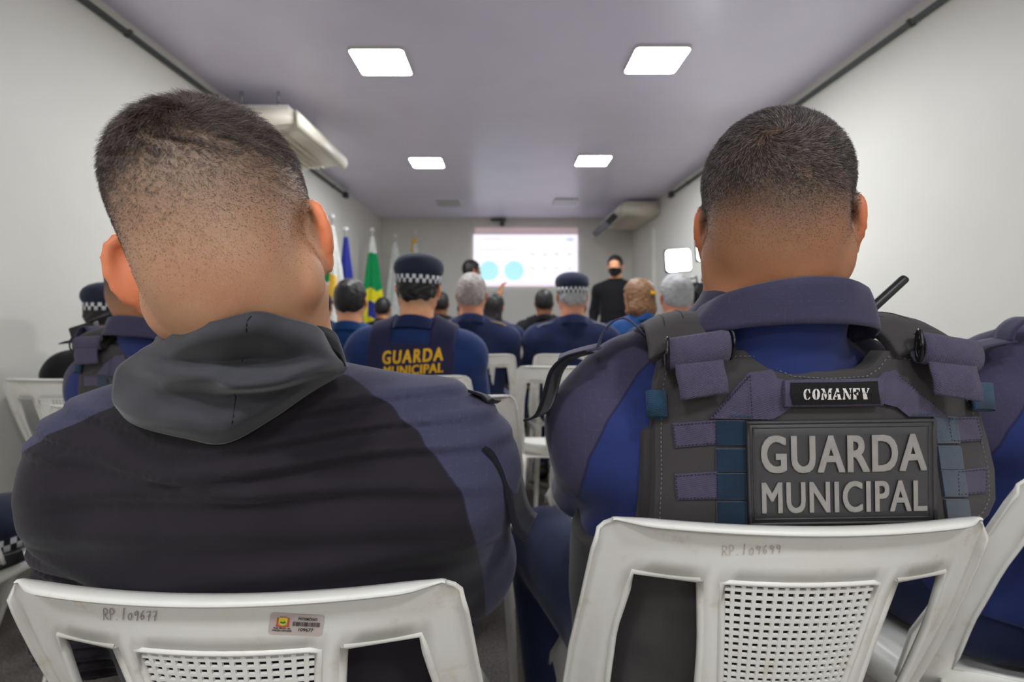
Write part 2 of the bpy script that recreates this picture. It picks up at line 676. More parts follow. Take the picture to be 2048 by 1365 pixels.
def head_prims(O, R, s, neck, neck_r=(0.064, 0.068), ear=38.0, wide=1.0, ear_s=0.84, occ=0.066):
    O = np.array(O, np.float32)

    def T(c):
        return O + R @ (np.array(c, np.float32) * s)

    def E(c, r, k=0.02, L=None, op=1):
        RR = R if L is None else R @ L
        return ell(T(c), np.array(r) * s, k * s, RR, op)

    def K(a, b, ra, rb, k=0.02, op=1):
        return cone(T(a), T(b), ra * s, rb * s, k * s, op)
    w = wide
    P = [E((0, -0.008, 0.050), (0.0765 * w, 0.096, 0.083)),
         E((0, -0.043, 0.0), (occ * w, 0.056, 0.060), 0.018),
         E((0, 0.03, -0.005), (0.063 * w, 0.068, 0.085), 0.018)]
    for q in (-1, 1):
        P += [K((q * 0.048, 0.012, -0.045), (q * 0.016, 0.078, -0.083), 0.022, 0.017, 0.018),
              E((q * 0.060 * w, -0.020, -0.032), (0.016, 0.020, 0.028), 0.014)]
    P += [E((0, 0.083, -0.083), (0.021, 0.017, 0.017), 0.02),
          K((0, 0.090, 0.025), (0, 0.111, -0.018), 0.008, 0.013, 0.012),
          K((-0.035, 0.081, 0.036), (0.035, 0.081, 0.036), 0.011, 0.011, 0.02),
          E((0, 0.093, -0.045), (0.024, 0.010, 0.006), 0.006),
          E((0, 0.092, -0.055), (0.022, 0.010, 0.006), 0.006)]
    for q in (-1, 1):
        P += [E((q * 0.032, 0.103, 0.02), (0.016, 0.016, 0.011), 0.01, None, -1),
              E((q * 0.032, 0.082, 0.02), (0.0115, 0.0115, 0.0115), 0.002)]
    P.append(cone(T((0, -0.022, -0.03)), neck, neck_r[0] * s, neck_r[1], 0.022 * s))
    for q in (-1, 1):
        a = math.radians(ear if not isinstance(ear, tuple) else ear[(q + 1) // 2])
        wv = np.array((q * math.sin(a), -math.cos(a), 0.0), np.float32)
        nv = np.array((q * math.cos(a), math.sin(a), 0.0), np.float32)
        zt = np.array((0, -0.20, 1.0), np.float32)
        es = ear_s if not isinstance(ear_s, tuple) else ear_s[(q + 1) // 2]
        zt /= np.linalg.norm(zt)
        base = np.array((q * 0.070 * w, 0.008, 0.002), np.float32)

        def Q(u, v, n):
            return base + (wv * u + zt * v + nv * n) * es
        L = np.stack([wv, nv, zt], 1)
        P += [E(Q(0.017, 0.004, 0.0), (0.017 * es, 0.0045, 0.029 * es), 0.010, L),
              E(Q(0.006, -0.002, -0.005), (0.014 * es, 0.010, 0.018 * es), 0.010, L),
              E(Q(0.013, -0.029, 0.001), (0.0095, 0.0055, 0.011), 0.010, L)]
        ring = []
        for i in range(11):
            t = math.radians(-70 + 245 * i / 10)
            ring.append(Q(0.016 + 0.0165 * math.cos(t), 0.005 + 0.029 * math.sin(t), 0.002))
        for p0, p1 in zip(ring, ring[1:]):
            P.append(K(p0, p1, 0.0046, 0.0046, 0.004))
        P.append(E(Q(0.014, -0.002, 0.0085), (0.011 * es, 0.007, 0.016 * es), 0.005, L, -1))
    return P


def hand_prims(w, d, up, s=1.0, curl=0.5, side=1):
    """Palm, four fingers of different lengths and a thumb, from the wrist w along d."""
    d = np.array(Vector(d).normalized(), np.float32)
    up = np.array(Vector(up).normalized(), np.float32)
    sd = np.cross(d, up) * side
    w = np.array(w, np.float32)
    L = np.stack([d, sd, up], 1)
    P = [ell(w + d * 0.045 * s, (0.052 * s, 0.040 * s, 0.016 * s), 0.02, L)]
    for i, ln in enumerate((0.068, 0.076, 0.070, 0.054)):
        o = (1.5 - i) * 0.0215 * s
        a = w + d * 0.085 * s + sd * o
        dirv = d * math.cos(curl * 0.5) - up * math.sin(curl * 0.5)
        b = a + dirv * ln * 0.5 * s
        dirv = d * math.cos(curl * 1.4) - up * math.sin(curl * 1.4)
        c = b + dirv * ln * 0.5 * s
        P += [cone(a - d * 0.02 * s, b, 0.0095 * s, 0.0088 * s, 0.005), cone(b, c, 0.0088 * s, 0.0072 * s, 0.003)]
    a = w + d * 0.025 * s + sd * 0.032 * s
    b = a + (d * 0.6 + sd * 0.7 - up * 0.25) * 0.038 * s
    c = b + (d * 0.9 + sd * 0.1 - up * 0.35) * 0.03 * s
    P += [cone(a, b, 0.014 * s, 0.0115 * s, 0.012), cone(b, c, 0.011 * s, 0.0085 * s, 0.003)]
    return P


class Pose:
    """Joint positions of a figure in its own coordinates (facing +Y, hips over the origin)."""
    def __init__(self, **k):
        self.chest, self.chest_r = (0, -0.05, 0.85), (0.185, 0.122, 0.20)
        self.belly, self.belly_r = (0, -0.02, 0.67), (0.172, 0.125, 0.17)
        self.pelvis, self.pelvis_r = (0, 0.01, 0.55), (0.178, 0.13, 0.105)
        self.neck = (0, -0.075, 1.035)
        self.sh, self.sh_z, self.sh_y = 0.175, 0.945, -0.06
        self.girdle, self.trap = 0.066, (0.062, 0.05)
        self.trap_dz, self.trap_up = -0.015, 0.025
        self.deltoid = 0.066
        self.elbow = [(-0.245, 0.06, 0.70), (0.245, 0.06, 0.70)]
        self.wrist = [(-0.12, 0.29, 0.64), (0.12, 0.29, 0.64)]
        self.arm_r = (0.058, 0.046, 0.030)
        self.hand_d = [(0.25, 1, -0.1), (-0.25, 1, -0.1)]
        self.hand_up = [(0, 0.1, 1), (0, 0.1, 1)]
        self.hip = [(-0.095, 0.02, 0.54), (0.095, 0.02, 0.54)]
        self.knee = [(-0.15, 0.43, 0.53), (0.15, 0.43, 0.53)]
        self.ankle = [(-0.14, 0.43, 0.10), (0.14, 0.43, 0.10)]
        self.leg_r = (0.088, 0.062, 0.042)
        self.head, self.R, self.s = (0, -0.055, 1.185), np.eye(3, dtype=np.float32), 1.0
        self.neck_r = (0.064, 0.068)
        self.ear, self.wide = 38.0, 1.0
        self.ear_s, self.occ = 0.84, 0.066
        self.__dict__.update(k)

    def torso(self):
        P = [ell(self.chest, self.chest_r), ell(self.belly, self.belly_r, 0.08), ell(self.pelvis, self.pelvis_r, 0.06)]
        s, y, z = self.sh, self.sh_y, self.sh_z
        P.append(cone((-s, y, z), (s, y, z), self.girdle, self.girdle, 0.07))
        for q in (-1, 1):
            P.append(cone(tuple(np.array(self.neck) + (0, 0, self.trap_dz)), (q * s * 0.92, y, z + self.trap_up), self.trap[0], self.trap[1], 0.05))
        return P

    def arms(self, to=1.0, fore=True):
        P = []
        for i, q in enumerate((-1, 1)):
            a = np.array((q * (self.sh + 0.025), self.sh_y + 0.005, self.sh_z - 0.012))
            e, w = np.array(self.elbow[i]), np.array(self.wrist[i])
            P.append(ell(a, (self.deltoid,) * 3, 0.05))
            m = a + (e - a) * to
            P.append(cone(a, m, self.arm_r[0], self.arm_r[0] + (self.arm_r[1] - self.arm_r[0]) * to, 0.04))
            if fore:
                P.append(cone(e, w, self.arm_r[1], self.arm_r[2], 0.02))
        return P

    def hands(self):
        P = []
        for i, q in enumerate((-1, 1)):
            P += hand_prims(self.wrist[i], self.hand_d[i], self.hand_up[i], 1.0, 0.6, -q)
        return P

    def legs(self):
        P = []
        for h, k, a in zip(self.hip, self.knee, self.ankle):
            P += [cone(h, k, self.leg_r[0], self.leg_r[1], 0.04), cone(k, a, self.leg_r[1], self.leg_r[2], 0.02)]
        return P

    def feet(self):
        P = []
        for a in self.ankle:
            P.append(cone((a[0], a[1] - 0.02, 0.055), (a[0] * 1.15, a[1] + 0.15, 0.035), 0.036, 0.028, 0.03))
        return P

    def headp(self):
        return head_prims(self.head, self.R, self.s, self.neck, self.neck_r, self.ear, self.wide, self.ear_s, self.occ)

    def to_head(self, V):
        return ((V - np.array(self.head, np.float32)) @ self.R) / self.s


def bounds(prims, pad=0.03):
    lo, hi = np.full(3, 9.0), np.full(3, -9.0)
    for p in prims:
        if p[5] < 0:
            continue
        if p[0] == 'e':
            r = p[2].max()
            lo, hi = np.minimum(lo, p[1] - r), np.maximum(hi, p[1] + r)
        else:
            for c, r in ((p[1], p[3][0]), (p[2], p[3][1])):
                lo, hi = np.minimum(lo, c - r), np.maximum(hi, c + r)
    return lo - pad, hi + pad


def body_mesh(pose, h, fade=None, name='body'):
    base = pose.torso() + pose.arms() + pose.legs() + pose.feet() + pose.headp()
    hand = pose.hands()
    lo, hi = bounds(base + hand)

    def f(P):
        d = dist(base, P) + 0.004 * smooth(1.04, 1.0, P[:, 2]) * (P[:, 1] < 9)
        w = np.array(pose.wrist, np.float32)
        near = np.minimum(np.linalg.norm(P - w[0], axis=1), np.linalg.norm(P - w[1], axis=1)) < 0.3
        if near.any():
            dh = dist(hand, P[near])
            dn = d[near]
            k = 0.012
            t = np.clip(0.5 + 0.5 * (dn - dh) / k, 0, 1)
            d[near] = dn + (dh - dn) * t - k * t * (1 - t)
        return d
    V, Q = nets(f, lo, hi, h)
    me = mesh_np(name, V, Q)
    q = pose.to_head(V)
    fattr(me, 'fade', fade(q) if fade else np.zeros(len(V)))
    earm = smooth(0.070, 0.080, np.abs(q[:, 0]) - 0.004) * smooth(-0.06, -0.03, q[:, 2]) * smooth(0.06, 0.045, q[:, 2])
    fattr(me, 'flush', earm)
    return me, V, Q, q


def cloth_mesh(name, prims, t, h, clip=None, wrinkle=None):
    lo, hi = bounds(prims, 0.03 + t)

    def f(P):
        d = dist(prims, P) - t
        if wrinkle is not None:
            d = d - wrinkle(P)
        if clip is not None:
            d = np.maximum(d, clip(P))
        return d
    V, Q = nets(f, lo, hi, h)
    return mesh_np(name, V, Q), V, Q


def folds(P, amp=0.004):
    """Soft cloth folds: warped ridges, stronger where the cloth is loose."""
    x, y, z = P[:, 0], P[:, 1], P[:, 2]
    w = 0.02 * np.sin(9 * x + 4 * z + 1.3) + 0.015 * np.sin(17 * x - 11 * y)
    a = np.sin(70 * (z + w) + 6 * x)
    b = np.sin(44 * (z - 0.5 * x + 1.4 * w) + 2.0)
    return amp * (0.45 * a * np.clip(np.sin(7 * x + 3 * z) + 0.4, 0, 1) + 0.55 * b * np.clip(np.sin(5 * x - 6 * y + 9 * z), 0, 1))

# ---------------------------------------------------------------- the room
XL, XR, YB, YF, ZC = -1.83, 1.89, -4.2, 7.43, 2.5


def slab(name, c, s, mat):
    bm = bmesh.new()
    add_box(bm, c, s)
    return tag(link(name, bm_mesh(name, bm), None, mat), kind='structure')


slab('floor', ((XL + XR) / 2, (YB + YF) / 2, -0.05), (XR - XL + 0.4, YF - YB + 0.4, 0.1), M['floor'])
slab('ceiling', ((XL + XR) / 2, (YB + YF) / 2, ZC + 0.05), (XR - XL + 0.4, YF - YB + 0.4, 0.1), M['ceiling'])
slab('wall_left', (XL - 0.1, (YB + YF) / 2, ZC / 2), (0.2, YF - YB + 0.4, ZC), M['wall'])
slab('wall_right', (XR + 0.1, (YB + YF) / 2, ZC / 2), (0.2, YF - YB + 0.4, ZC), M['wall'])
slab('wall_front', ((XL + XR) / 2, YF + 0.1, ZC / 2), (XR - XL, 0.2, ZC), M['wall'])
slab('wall_behind', ((XL + XR) / 2, YB - 0.1, ZC / 2), (XR - XL, 0.2, ZC), M['wall'])


def duct(name, x, y0, y1, z, end):
    """Dark insulated pipe run fixed along the wall just under the ceiling, with clips and an end cap."""
    bm = bmesh.new()
    add_tube(bm, [(x, y0, z), (x, y1, z)], 0.014, 12)
    o = tag(link(name, bm_mesh(name, bm), None, M['trim']), kind='structure')
    bm = bmesh.new()
    add_box(bm, (x, end, z), (0.05, 0.10, 0.06), None, 0.006)
    link('end_cap', bm_mesh('end_cap', bm), o, M['vane'])
    for k in range(5):
        bm = bmesh.new()
        add_box(bm, (x, y0 + (y1 - y0) * (k + 0.5) / 5, z), (0.034, 0.02, 0.034), None, 0.004)
        link('clip', bm_mesh('clip', bm), o, M['trim'])


duct('trim_1', XL + 0.016, 2.05, 5.65, 2.432, 5.68)
duct('trim_2', XR - 0.016, 0.9, 5.6, 2.425, 5.63)
slab('trim_3', (XR - 0.02, 6.3, 1.08), (0.04, 0.05, 2.16), M['wall'])


def rounded(bm, cx, cy, z, sx, sy, r, n=6):
    vs = []
    for qx, qy, a0 in ((1, 1, 0), (-1, 1, 90), (-1, -1, 180), (1, -1, 270)):
        for k in range(n):
            t = math.radians(a0 + 90 * k / (n - 1))
            vs.append(bm.verts.new((cx + qx * (sx / 2 - r) + r * math.cos(t), cy + qy * (sy / 2 - r) + r * math.sin(t), z)))
    return bm.faces.new(vs)


def ceiling_lamp(x, y, on, label, group):
    t = thing('ceiling_light', label, 'ceiling light', (x, y, ZC), 0, group)
    bm = bmesh.new()
    f = rounded(bm, 0, 0, -0.001, 0.30, 0.30, 0.02)
    r = bmesh.ops.extrude_face_region(bm, geom=[f])
    vs = [v for v in r['geom'] if isinstance(v, bmesh.types.BMVert)]
    bmesh.ops.translate(bm, vec=(0, 0, -0.014), verts=vs)
    link('frame', bm_mesh('frame', bm), t, M['white'])
    bm = bmesh.new()
    f = rounded(bm, 0, 0, -0.0155, 0.285, 0.275, 0.02)
    f.normal_flip()
    link('diffuser', bm_mesh('diffuser', bm), t, M['lamp_on' if on else 'lamp_off'])
    return t


G = 'square LED panels on the ceiling'
ceiling_lamp(-0.69, 2.80, True, 'lit square ceiling panel, large left one nearest the camera', G)
ceiling_lamp(0.84, 2.78, True, 'lit square ceiling panel, large right one nearest the camera', G)
ceiling_lamp(-0.725, 4.66, True, 'lit square ceiling panel, small left one farther down the room', G)
ceiling_lamp(0.81, 4.60, True, 'lit square ceiling panel, small right one farther down the room', G)
ceiling_lamp(-0.72, 6.4, False, 'unlit square ceiling panel near the front wall, left of the screen', G)
ceiling_lamp(0.76, 6.3, False, 'unlit square ceiling panel near the front wall, above the screen at right', G)
for y, w in ((-0.9, 'just behind the camera'), (-2.75, 'at the back of the room')):
    ceiling_lamp(-0.69, y, True, 'lit square ceiling panel outside the frame %s, left row' % w, G)
    ceiling_lamp(0.84, y, True, 'lit square ceiling panel outside the frame %s, right row' % w, G)


def air_conditioner(label, side, wall, y0, length, depth, ztop, h, drop, vane_open):
    """Ceiling-type split unit: side +1 hangs on the right wall, -1 on the left wall."""
    t = thing('air_conditioner', label, 'air conditioner', (wall, y0, 0))
    s = -side

    def prof(k):
        # outline in (distance from wall, z), wall side a little lower
        pts = [(0.0, ztop), (depth * 0.80, ztop), (depth * 0.94, ztop - 0.02), (depth, ztop - 0.06),
               (depth, ztop - 0.10), (depth * 0.95, ztop - h * 0.78), (depth * 0.55, ztop - h * 0.86 - drop * 0.4), (0.0, ztop - h - drop)]
        return [(s * (0.004 + a * k), b) for a, b in pts]

    def extr(bm, pts, ya, yb):
        A = [bm.verts.new((a, ya, b)) for a, b in pts]
        B = [bm.verts.new((a, yb, b)) for a, b in pts]
        n = len(pts)
        for i in range(n):
            bm.faces.new((A[i], A[(i + 1) % n], B[(i + 1) % n], B[i]))
        bm.faces.new(A[::-1])
        bm.faces.new(B)
        bmesh.ops.recalc_face_normals(bm, faces=bm.faces)
    bm = bmesh.new()
    extr(bm, prof(0.97), 0.0, length)
    bmesh.ops.bevel(bm, geom=list(bm.edges), offset=0.008, segments=2, affect='EDGES')
    link('body', bm_mesh('body', bm), t, M['offwhite'], True)
    bm = bmesh.new()
    pts = [(s * (depth * 0.93), ztop - 0.012), (s * (depth * 1.0), ztop - 0.05), (s * (depth * 1.015), ztop - 0.10), (s * (depth * 0.97), ztop - 0.135), (s * (depth * 0.93), ztop - 0.13)]
    extr(bm, pts, -0.012, length + 0.012)
    bmesh.ops.bevel(bm, geom=list(bm.edges), offset=0.006, segments=2, affect='EDGES')
    link('front_panel', bm_mesh('front_panel', bm), t, M['offwhite'], True)
    bm = bmesh.new()
    add_box(bm, (s * depth * 0.42, length * 0.5, ztop + 0.018), (depth * 0.80, length * 0.9, 0.03), None, 0.006)
    link('mounting_plate', bm_mesh('mounting_plate', bm), t, M['white'])
    for xx in (0.25, 0.65):
        for yy in (0.15, 0.85):
            bm = bmesh.new()
            add_tube(bm, [(s * depth * xx, length * yy, ztop + 0.03), (s * depth * xx, length * yy, ZC)], 0.008, 8)
            link('hanger_rod', bm_mesh('hanger_rod', bm), t, M['steel'])
    bm = bmesh.new()
    a0 = (s * depth * 0.88, ztop - h * 0.80)
    for k in range(7):
        d = depth * (0.30 + 0.07 * k)
        add_box(bm, (s * d, length * 0.5, ztop - h * 0.90 - drop * (1 - d / depth) + 0.0), (0.006, length * 0.9, 0.02))
    tag(link('intake_grille', bm_mesh('intake_grille', bm), t, M['offwhite']))
    bm = bmesh.new()
    if vane_open:
        R = Matrix.Rotation(math.radians(44 * s), 3, 'Y')
        add_box(bm, (s * (depth * 1.12), length * 0.45, ztop - h * 1.25), (0.145, length * 0.82, 0.08), R, 0.006)
        link('louver', bm_mesh('louver', bm), t, M['vane'])
    else:
        R = Matrix.Rotation(math.radians(35 * s), 3, 'Y')
        add_box(bm, (s * (depth * 0.93), length * 0.5, ztop - h * 0.70), (0.045, length * 0.86, 0.012), R, 0.003)
        link('louver', bm_mesh('louver', bm), t, M['offwhite'])
    return t


air_conditioner('cream ceiling-type air conditioner on the left wall, partly behind the near man', -1, XL, 3.07, 0.86, 0.585, 2.35, 0.135, 0.04, False)
air_conditioner('cream air conditioner with an open dark louver on the right wall near the screen', 1, XR, 6.08, 1.15, 0.52, 2.43, 0.15, 0.0, True)


# ---------------------------------------------------------------- projection and small fixture on the front wall
def screen():
    x0, x1, z0, z1, y = -0.465, 1.075, 1.495, 2.255, YF - 0.02
    t = thing('projection_screen', 'bright projected slide with two light blue discs on the front wall', 'screen', ((x0 + x1) / 2, y, 0))
    cx = (x0 + x1) / 2

    def quad(name, a, b, c, d, m, lift, par=t):
        bm = bmesh.new()
        add_box(bm, ((a + b) / 2 - cx, -lift, (c + d) / 2), (b - a, 0.004, d - c))
        return link(name, bm_mesh(name, bm), par, m)
    base = quad('slide', x0, x1, z0, z1, emit('slide_white', (236, 232, 252), 1.0), 0)
    quad('top_bar', x0 + 0.02, x1, z1, z1 + 0.10, emit('slide_bar_red', (190, 150, 152), 0.42), 0)
    quad('bottom_bar', x0 + 0.1, x1 - 0.02, z0 + 0.005, z0 + 0.04, emit('slide_bar_pink', (240, 205, 232), 0.9), 0.004)
    quad('button', x1 - 0.17, x1 - 0.06, z1 - 0.10, z1 - 0.05, emit('slide_button', (186, 198, 255), 0.95), 0.004)
    disc_m = emit('slide_disc', (138, 218, 242), 0.95)
    for px in (978, 1028):
        c = at(px, 542, y)
        bm = bmesh.new()
        bmesh.ops.create_circle(bm, cap_ends=True, segments=40, radius=0.148)
        bmesh.ops.rotate(bm, verts=bm.verts, cent=(0, 0, 0), matrix=Matrix.Rotation(math.radians(90), 3, 'X'))
        r = bmesh.ops.extrude_face_region(bm, geom=list(bm.faces))
        bmesh.ops.translate(bm, vec=(0, 0.004, 0), verts=[v for v in r['geom'] if isinstance(v, bmesh.types.BMVert)])
        bmesh.ops.translate(bm, vec=(c.x - cx, -0.007, c.z), verts=bm.verts)
        link('disc', bm_mesh('disc', bm), t, disc_m)
    mk = emit('slide_mark', (216, 212, 238), 0.93)
    for px in (1065, 1090, 1113, 1139):
        for py in (509, 537):
            c = at(px, py, y)
            quad('mark', c.x - 0.035, c.x + 0.035, c.z - 0.03, c.z + 0.03, mk, 0.003)
    for py, a, b in ((478, 965, 1005), (500, 958, 1040)):
        c, d = at(a, py, y), at(b, py, y)
        quad('text_line', c.x, d.x, c.z - 0.015, c.z + 0.015, mk, 0.003)


screen()
t = thing('wall_camera', 'small dark camera bracket under the ceiling above the screen', 'camera', (-0.07, YF, 2.46))
bm = bmesh.new()
add_box(bm, (-0.03, -0.03, 0.01), (0.22, 0.06, 0.025), None, 0.004)
link('bracket', bm_mesh('bracket', bm), t, M['trim'])
bm = bmesh.new()
add_tube(bm, [(0.03, -0.05, 0.0), (0.03, -0.09, -0.05), (0.03, -0.16, -0.075)], [0.022, 0.034, 0.036], 12)
link('housing', bm_mesh('housing', bm), t, M['trim'])


# ---------------------------------------------------------------- flags
def flag(label, x, y, top, colours, width, seed):
    """Ceremonial flag hanging limp on a pole: folds in a cone round the pole, coloured by the cloth's own fields."""
    t = thing('flag', label, 'flag', (x, y, 0), 0, None)
    bm = bmesh.new()
    add_tube(bm, [(0, 0, 0), (0, 0, 0.03)], [0.14, 0.12], 20)
    link('base', bm_mesh('base', bm), t, M['black'])
    bm = bmesh.new()
    add_tube(bm, [(0, 0, 0.03), (0, 0, top - 0.05)], 0.014, 10)
    link('pole', bm_mesh('pole', bm), t, M['white'])
    bm = bmesh.new()
    bmesh.ops.create_uvsphere(bm, u_segments=14, v_segments=10, radius=0.03)
    bmesh.ops.translate(bm, vec=(0, 0, top - 0.02), verts=bm.verts)
    link('finial', bm_mesh('finial', bm), t, M['white'], True)
    width *= 0.72
    zt, zb = top - 0.10, top - 1.25
    n, m = 30, 48
    g = np.zeros((n, m, 3))
    for i in range(n):
        v = i / (n - 1)
        R = 0.018 + width * (v ** 0.85)
        for j in range(m):
            a = 2 * math.pi * j / m
            k = 1 + 0.32 * math.sin(5 * a + seed + 2 * v) * min(1, v * 3)
            sag = 0.05 * math.sin(3 * a + seed)
            g[i, j] = (R * k * math.cos(a), 0.6 * R * k * math.sin(a), zt + (zb - zt) * v + sag * v)
    idx = np.arange(n * m).reshape(n, m)
    nx = np.roll(idx, -1, 1)
    q = np.stack([idx[:-1], nx[:-1], nx[1:], idx[1:]], -1).reshape(-1, 4)
    me = mesh_np('cloth', g.reshape(-1, 3), q)
    mats = []
    for c in colours:
        if c[0] not in mats:
            mats.append(c[0])
            me.materials.append(c[0])
    for p in me.polygons:
        i = p.index // m
        j = p.index % m
        v, u = i / (n - 1), j / m
        for mat, test in colours:
            if test(u, v):
                p.material_index = mats.index(mat)
                break
    o = link('cloth', me, t)
    s = o.modifiers.new('thickness', 'SOLIDIFY')
    s.thickness = 0.004
    return t


fg, fy, fb, fw, fo = (cloth('flag_green', (14, 140, 78)), cloth('flag_yellow', (222, 208, 40)), cloth('flag_blue', (44, 52, 140)),
                      cloth('flag_white', (214, 216, 210)), cloth('flag_gold', (224, 178, 62)))
yes = lambda u, v: True
flag('white flag with green and gold patches hanging beside the left wall, nearest of the row', -1.645, 4.75, 2.02,
     [(fg, lambda u, v: 0.15 < v < 0.45 and 0.60 < u < 0.72), (fo, lambda u, v: (0.38 < v < 0.62) and 0.72 < u < 0.9), (fo, lambda u, v: 0.5 < v < 0.6), (fw, yes)], 0.17, 0.3)
flag('plain dark blue flag hanging limp on its pole by the left wall', -1.64, 5.15, 1.97, [(fb, yes)], 0.12, 1.1)
flag('green flag with yellow diamond and blue disc hanging on its pole', -1.58, 5.95, 2.10,
     [(fw, lambda u, v: v < 0.16), (fb, lambda u, v: 0.66 < v < 0.85 and 0.66 < u < 0.95), (fy, lambda u, v: 0.53 < v < 0.95 and 0.62 < u < 0.98), (fg, yes)], 0.16, 0.5)
flag('white flag on the pole between the green flag and the gold one', -1.45, 6.6, 2.13, [(fw, yes)], 0.15, 2.0)
flag('gold and white flag on the pole farthest right of the row', -1.24, 6.85, 2.22,
     [(fo, lambda u, v: 0.40 < u < 0.68 or v < 0.05), (fw, yes)], 0.15, 2.6)


# ---------------------------------------------------------------- chairs
def interp(tab, z):
    zs = [a for a, _ in tab][::-1]
    return float(np.interp(z, zs, [b for _, b in tab][::-1]))


W_ = [(0.855, 0.201), (0.850, 0.209), (0.842, 0.215), (0.82, 0.220), (0.78, 0.224), (0.65, 0.236), (0.55, 0.240), (0.45, 0.228)]
XO = [(0.855, 0.165), (0.79, 0.178), (0.70, 0.191), (0.6, 0.192), (0.45, 0.18)]
XI = [(0.855, 0.110), (0.79, 0.108), (0.70, 0.098), (0.45, 0.085)]
XM = [(0.855, 0.087), (0.79, 0.086), (0.66, 0.073), (0.45, 0.055)]


def back_y(x, z):
    d = 0.855 - z
    return 0.22 * d + 0.16 * d * d + (0.75 + 3.2 * d) * x * x


def make_chair():
    t = thing('plastic_chair', '', 'chair')
    # backrest
    zr = [0.45, 0.475, 0.50, 0.55, 0.60, 0.65, 0.70, 0.745, 0.79, 0.812, 0.83, 0.842, 0.850, 0.855]
    rows = [(z, 0.0, 0.0) for z in zr] + [(0.855, 0.004, -0.003), (0.855, 0.0055, -0.009), (0.855, 0.0055, -0.016), (0.855, 0.0025, -0.0195)]
    cols = []
    for a, b, n in ((-4, -3, 3), (-3, -2, 4), (-2, -1, 2), (-1, 1, 10), (1, 2, 2), (2, 3, 4), (3, 4, 3)):
        for k in range(n):
            cols.append(a + (b - a) * k / n)
    cols.append(4.0)
    cols = [(-4.0, 2), (-4.0, 1)] + [(c, 0) for c in cols] + [(4.0, 1), (4.0, 2)]

    def xat(c, z):
        s = -1 if c < 0 else 1
        tab = [interp(XM, z), interp(XI, z), interp(XO, z), interp(W_, z)]
        c = abs(c)
        if c <= 1:
            return s * c * tab[0]
        i = min(int(c - 1e-9), 3)
        return s * (tab[i - 1] + (tab[i] - tab[i - 1]) * (c - i))
    g = np.zeros((len(rows), len(cols), 3))
    for i, (z, dz, dy) in enumerate(rows):
        for j, (c, l) in enumerate(cols):
            x = xat(c, z)
            y = back_y(x, z)
            s = -1 if c < 0 else 1
            x += s * (0.0, 0.003, 0.004)[l]
            y += (0.0, -0.003, -0.009)[l] if dz == 0 and dy == 0 and z < 0.84 else (0.0, -0.0006, -0.0012)[l]
            fl = 1.0 - 0.75 * max(0.0, min(1.0, (abs(c) - 3.2) / 0.8))
            g[i, j] = (x, y + dy * fl, z + dz * fl)
    idx = np.arange(len(rows) * len(cols)).reshape(len(rows), len(cols))
    q = []
    for i in range(len(rows) - 1):
        for j in range(len(cols) - 1):
            c = (cols[j][0] + cols[j + 1][0]) / 2
            inw = 2 <= i < 8 and cols[j][1] == 0 and cols[j + 1][1] == 0 and (abs(c) < 1 or 2 < abs(c) < 3)
            if not inw:
                q.append((idx[i, j], idx[i, j + 1], idx[i + 1, j + 1], idx[i + 1, j]))
    me = mesh_np('backrest', g.reshape(-1, 3), q)
    o = link('backrest', me, t, M['chair'])
    s = o.modifiers.new('thickness', 'SOLIDIFY')
    s.thickness = 0.0045
    s.offset = 0.0
    # raised flanges round the windows and the perforated field
    bm = bmesh.new()
    for s_ in (-1, 1):
        loop = [(s_ * interp(XI, z), z) for z in np.linspace(0.79, 0.50, 12)] + [(s_ * interp(XO, z), z) for z in np.linspace(0.50, 0.79, 12)]
        loop.append(loop[0])
        add_tube(bm, [(x, back_y(x, z), z) for x, z in loop], 0.0045, 6)
    loop = [(-interp(XM, z), z) for z in np.linspace(0.50, 0.788, 12)] + [(x, 0.790) for x in np.linspace(-0.078, 0.078, 10)] + [(interp(XM, z), z) for z in np.linspace(0.788, 0.50, 12)]
    add_tube(bm, [(x, back_y(x, z) - 0.001, z) for x, z in loop], 0.0038, 6)
    link('flange', bm_mesh('flange', bm), t, M['chair'], True)
    # perforated field
    nx, nz = 15, 30
    us = []
    for k in range(nx):
        us += [(k + 0.20) / nx, (k + 0.82) / nx]
    us = [0.0] + us + [1.0]
    vs = []
    for k in range(nz):
        vs += [(k + 0.19) / nz, (k + 0.81) / nz]
    vs = [0.0] + vs + [1.0]
    g = np.zeros((len(vs), len(us), 3))
    for i, v in enumerate(vs):
        z = 0.50 + 0.29 * v
        for j, u in enumerate(us):
            x = (2 * u - 1) * interp(XM, z)
            g[i, j] = (x, back_y(x, z), z)
    idx = np.arange(len(vs) * len(us)).reshape(len(vs), len(us))
    q = [(idx[i, j], idx[i, j + 1], idx[i + 1, j + 1], idx[i + 1, j]) for i in range(len(vs) - 1) for j in range(len(us) - 1) if not (i % 2 == 1 and j % 2 == 1)]
    o = link('mesh_panel', mesh_np('mesh_panel', g.reshape(-1, 3), q), t, M['chair'], False)
    s = o.modifiers.new('thickness', 'SOLIDIFY')
    s.thickness = 0.0026
    s.offset = 0.0
    # seat with a rolled front edge and side skirts
    n, m = 14, 17
    g = np.zeros((n, m, 3))
    for i in range(n):
        v = i / (n - 1)
        y = 0.115 + 0.40 * v
        for j in range(m):
            u = 2 * j / (m - 1) - 1
            z = 0.452 - 0.012 * (1 - u * u) * math.sin(math.pi * min(1, v * 1.1))
            e = max(0, abs(u) - 0.86) / 0.14
            f = max(0, v - 0.88) / 0.12
            z -= 0.05 * e * e + 0.045 * f * f
            g[i, j] = (u * (0.215 + 0.02 * v) + 0.0, y + (0.0 if f < 1 else -0.008), z)
    idx = np.arange(n * m).reshape(n, m)
    q = np.stack([idx[:-1, :-1], idx[:-1, 1:], idx[1:, 1:], idx[1:, :-1]], -1).reshape(-1, 4)
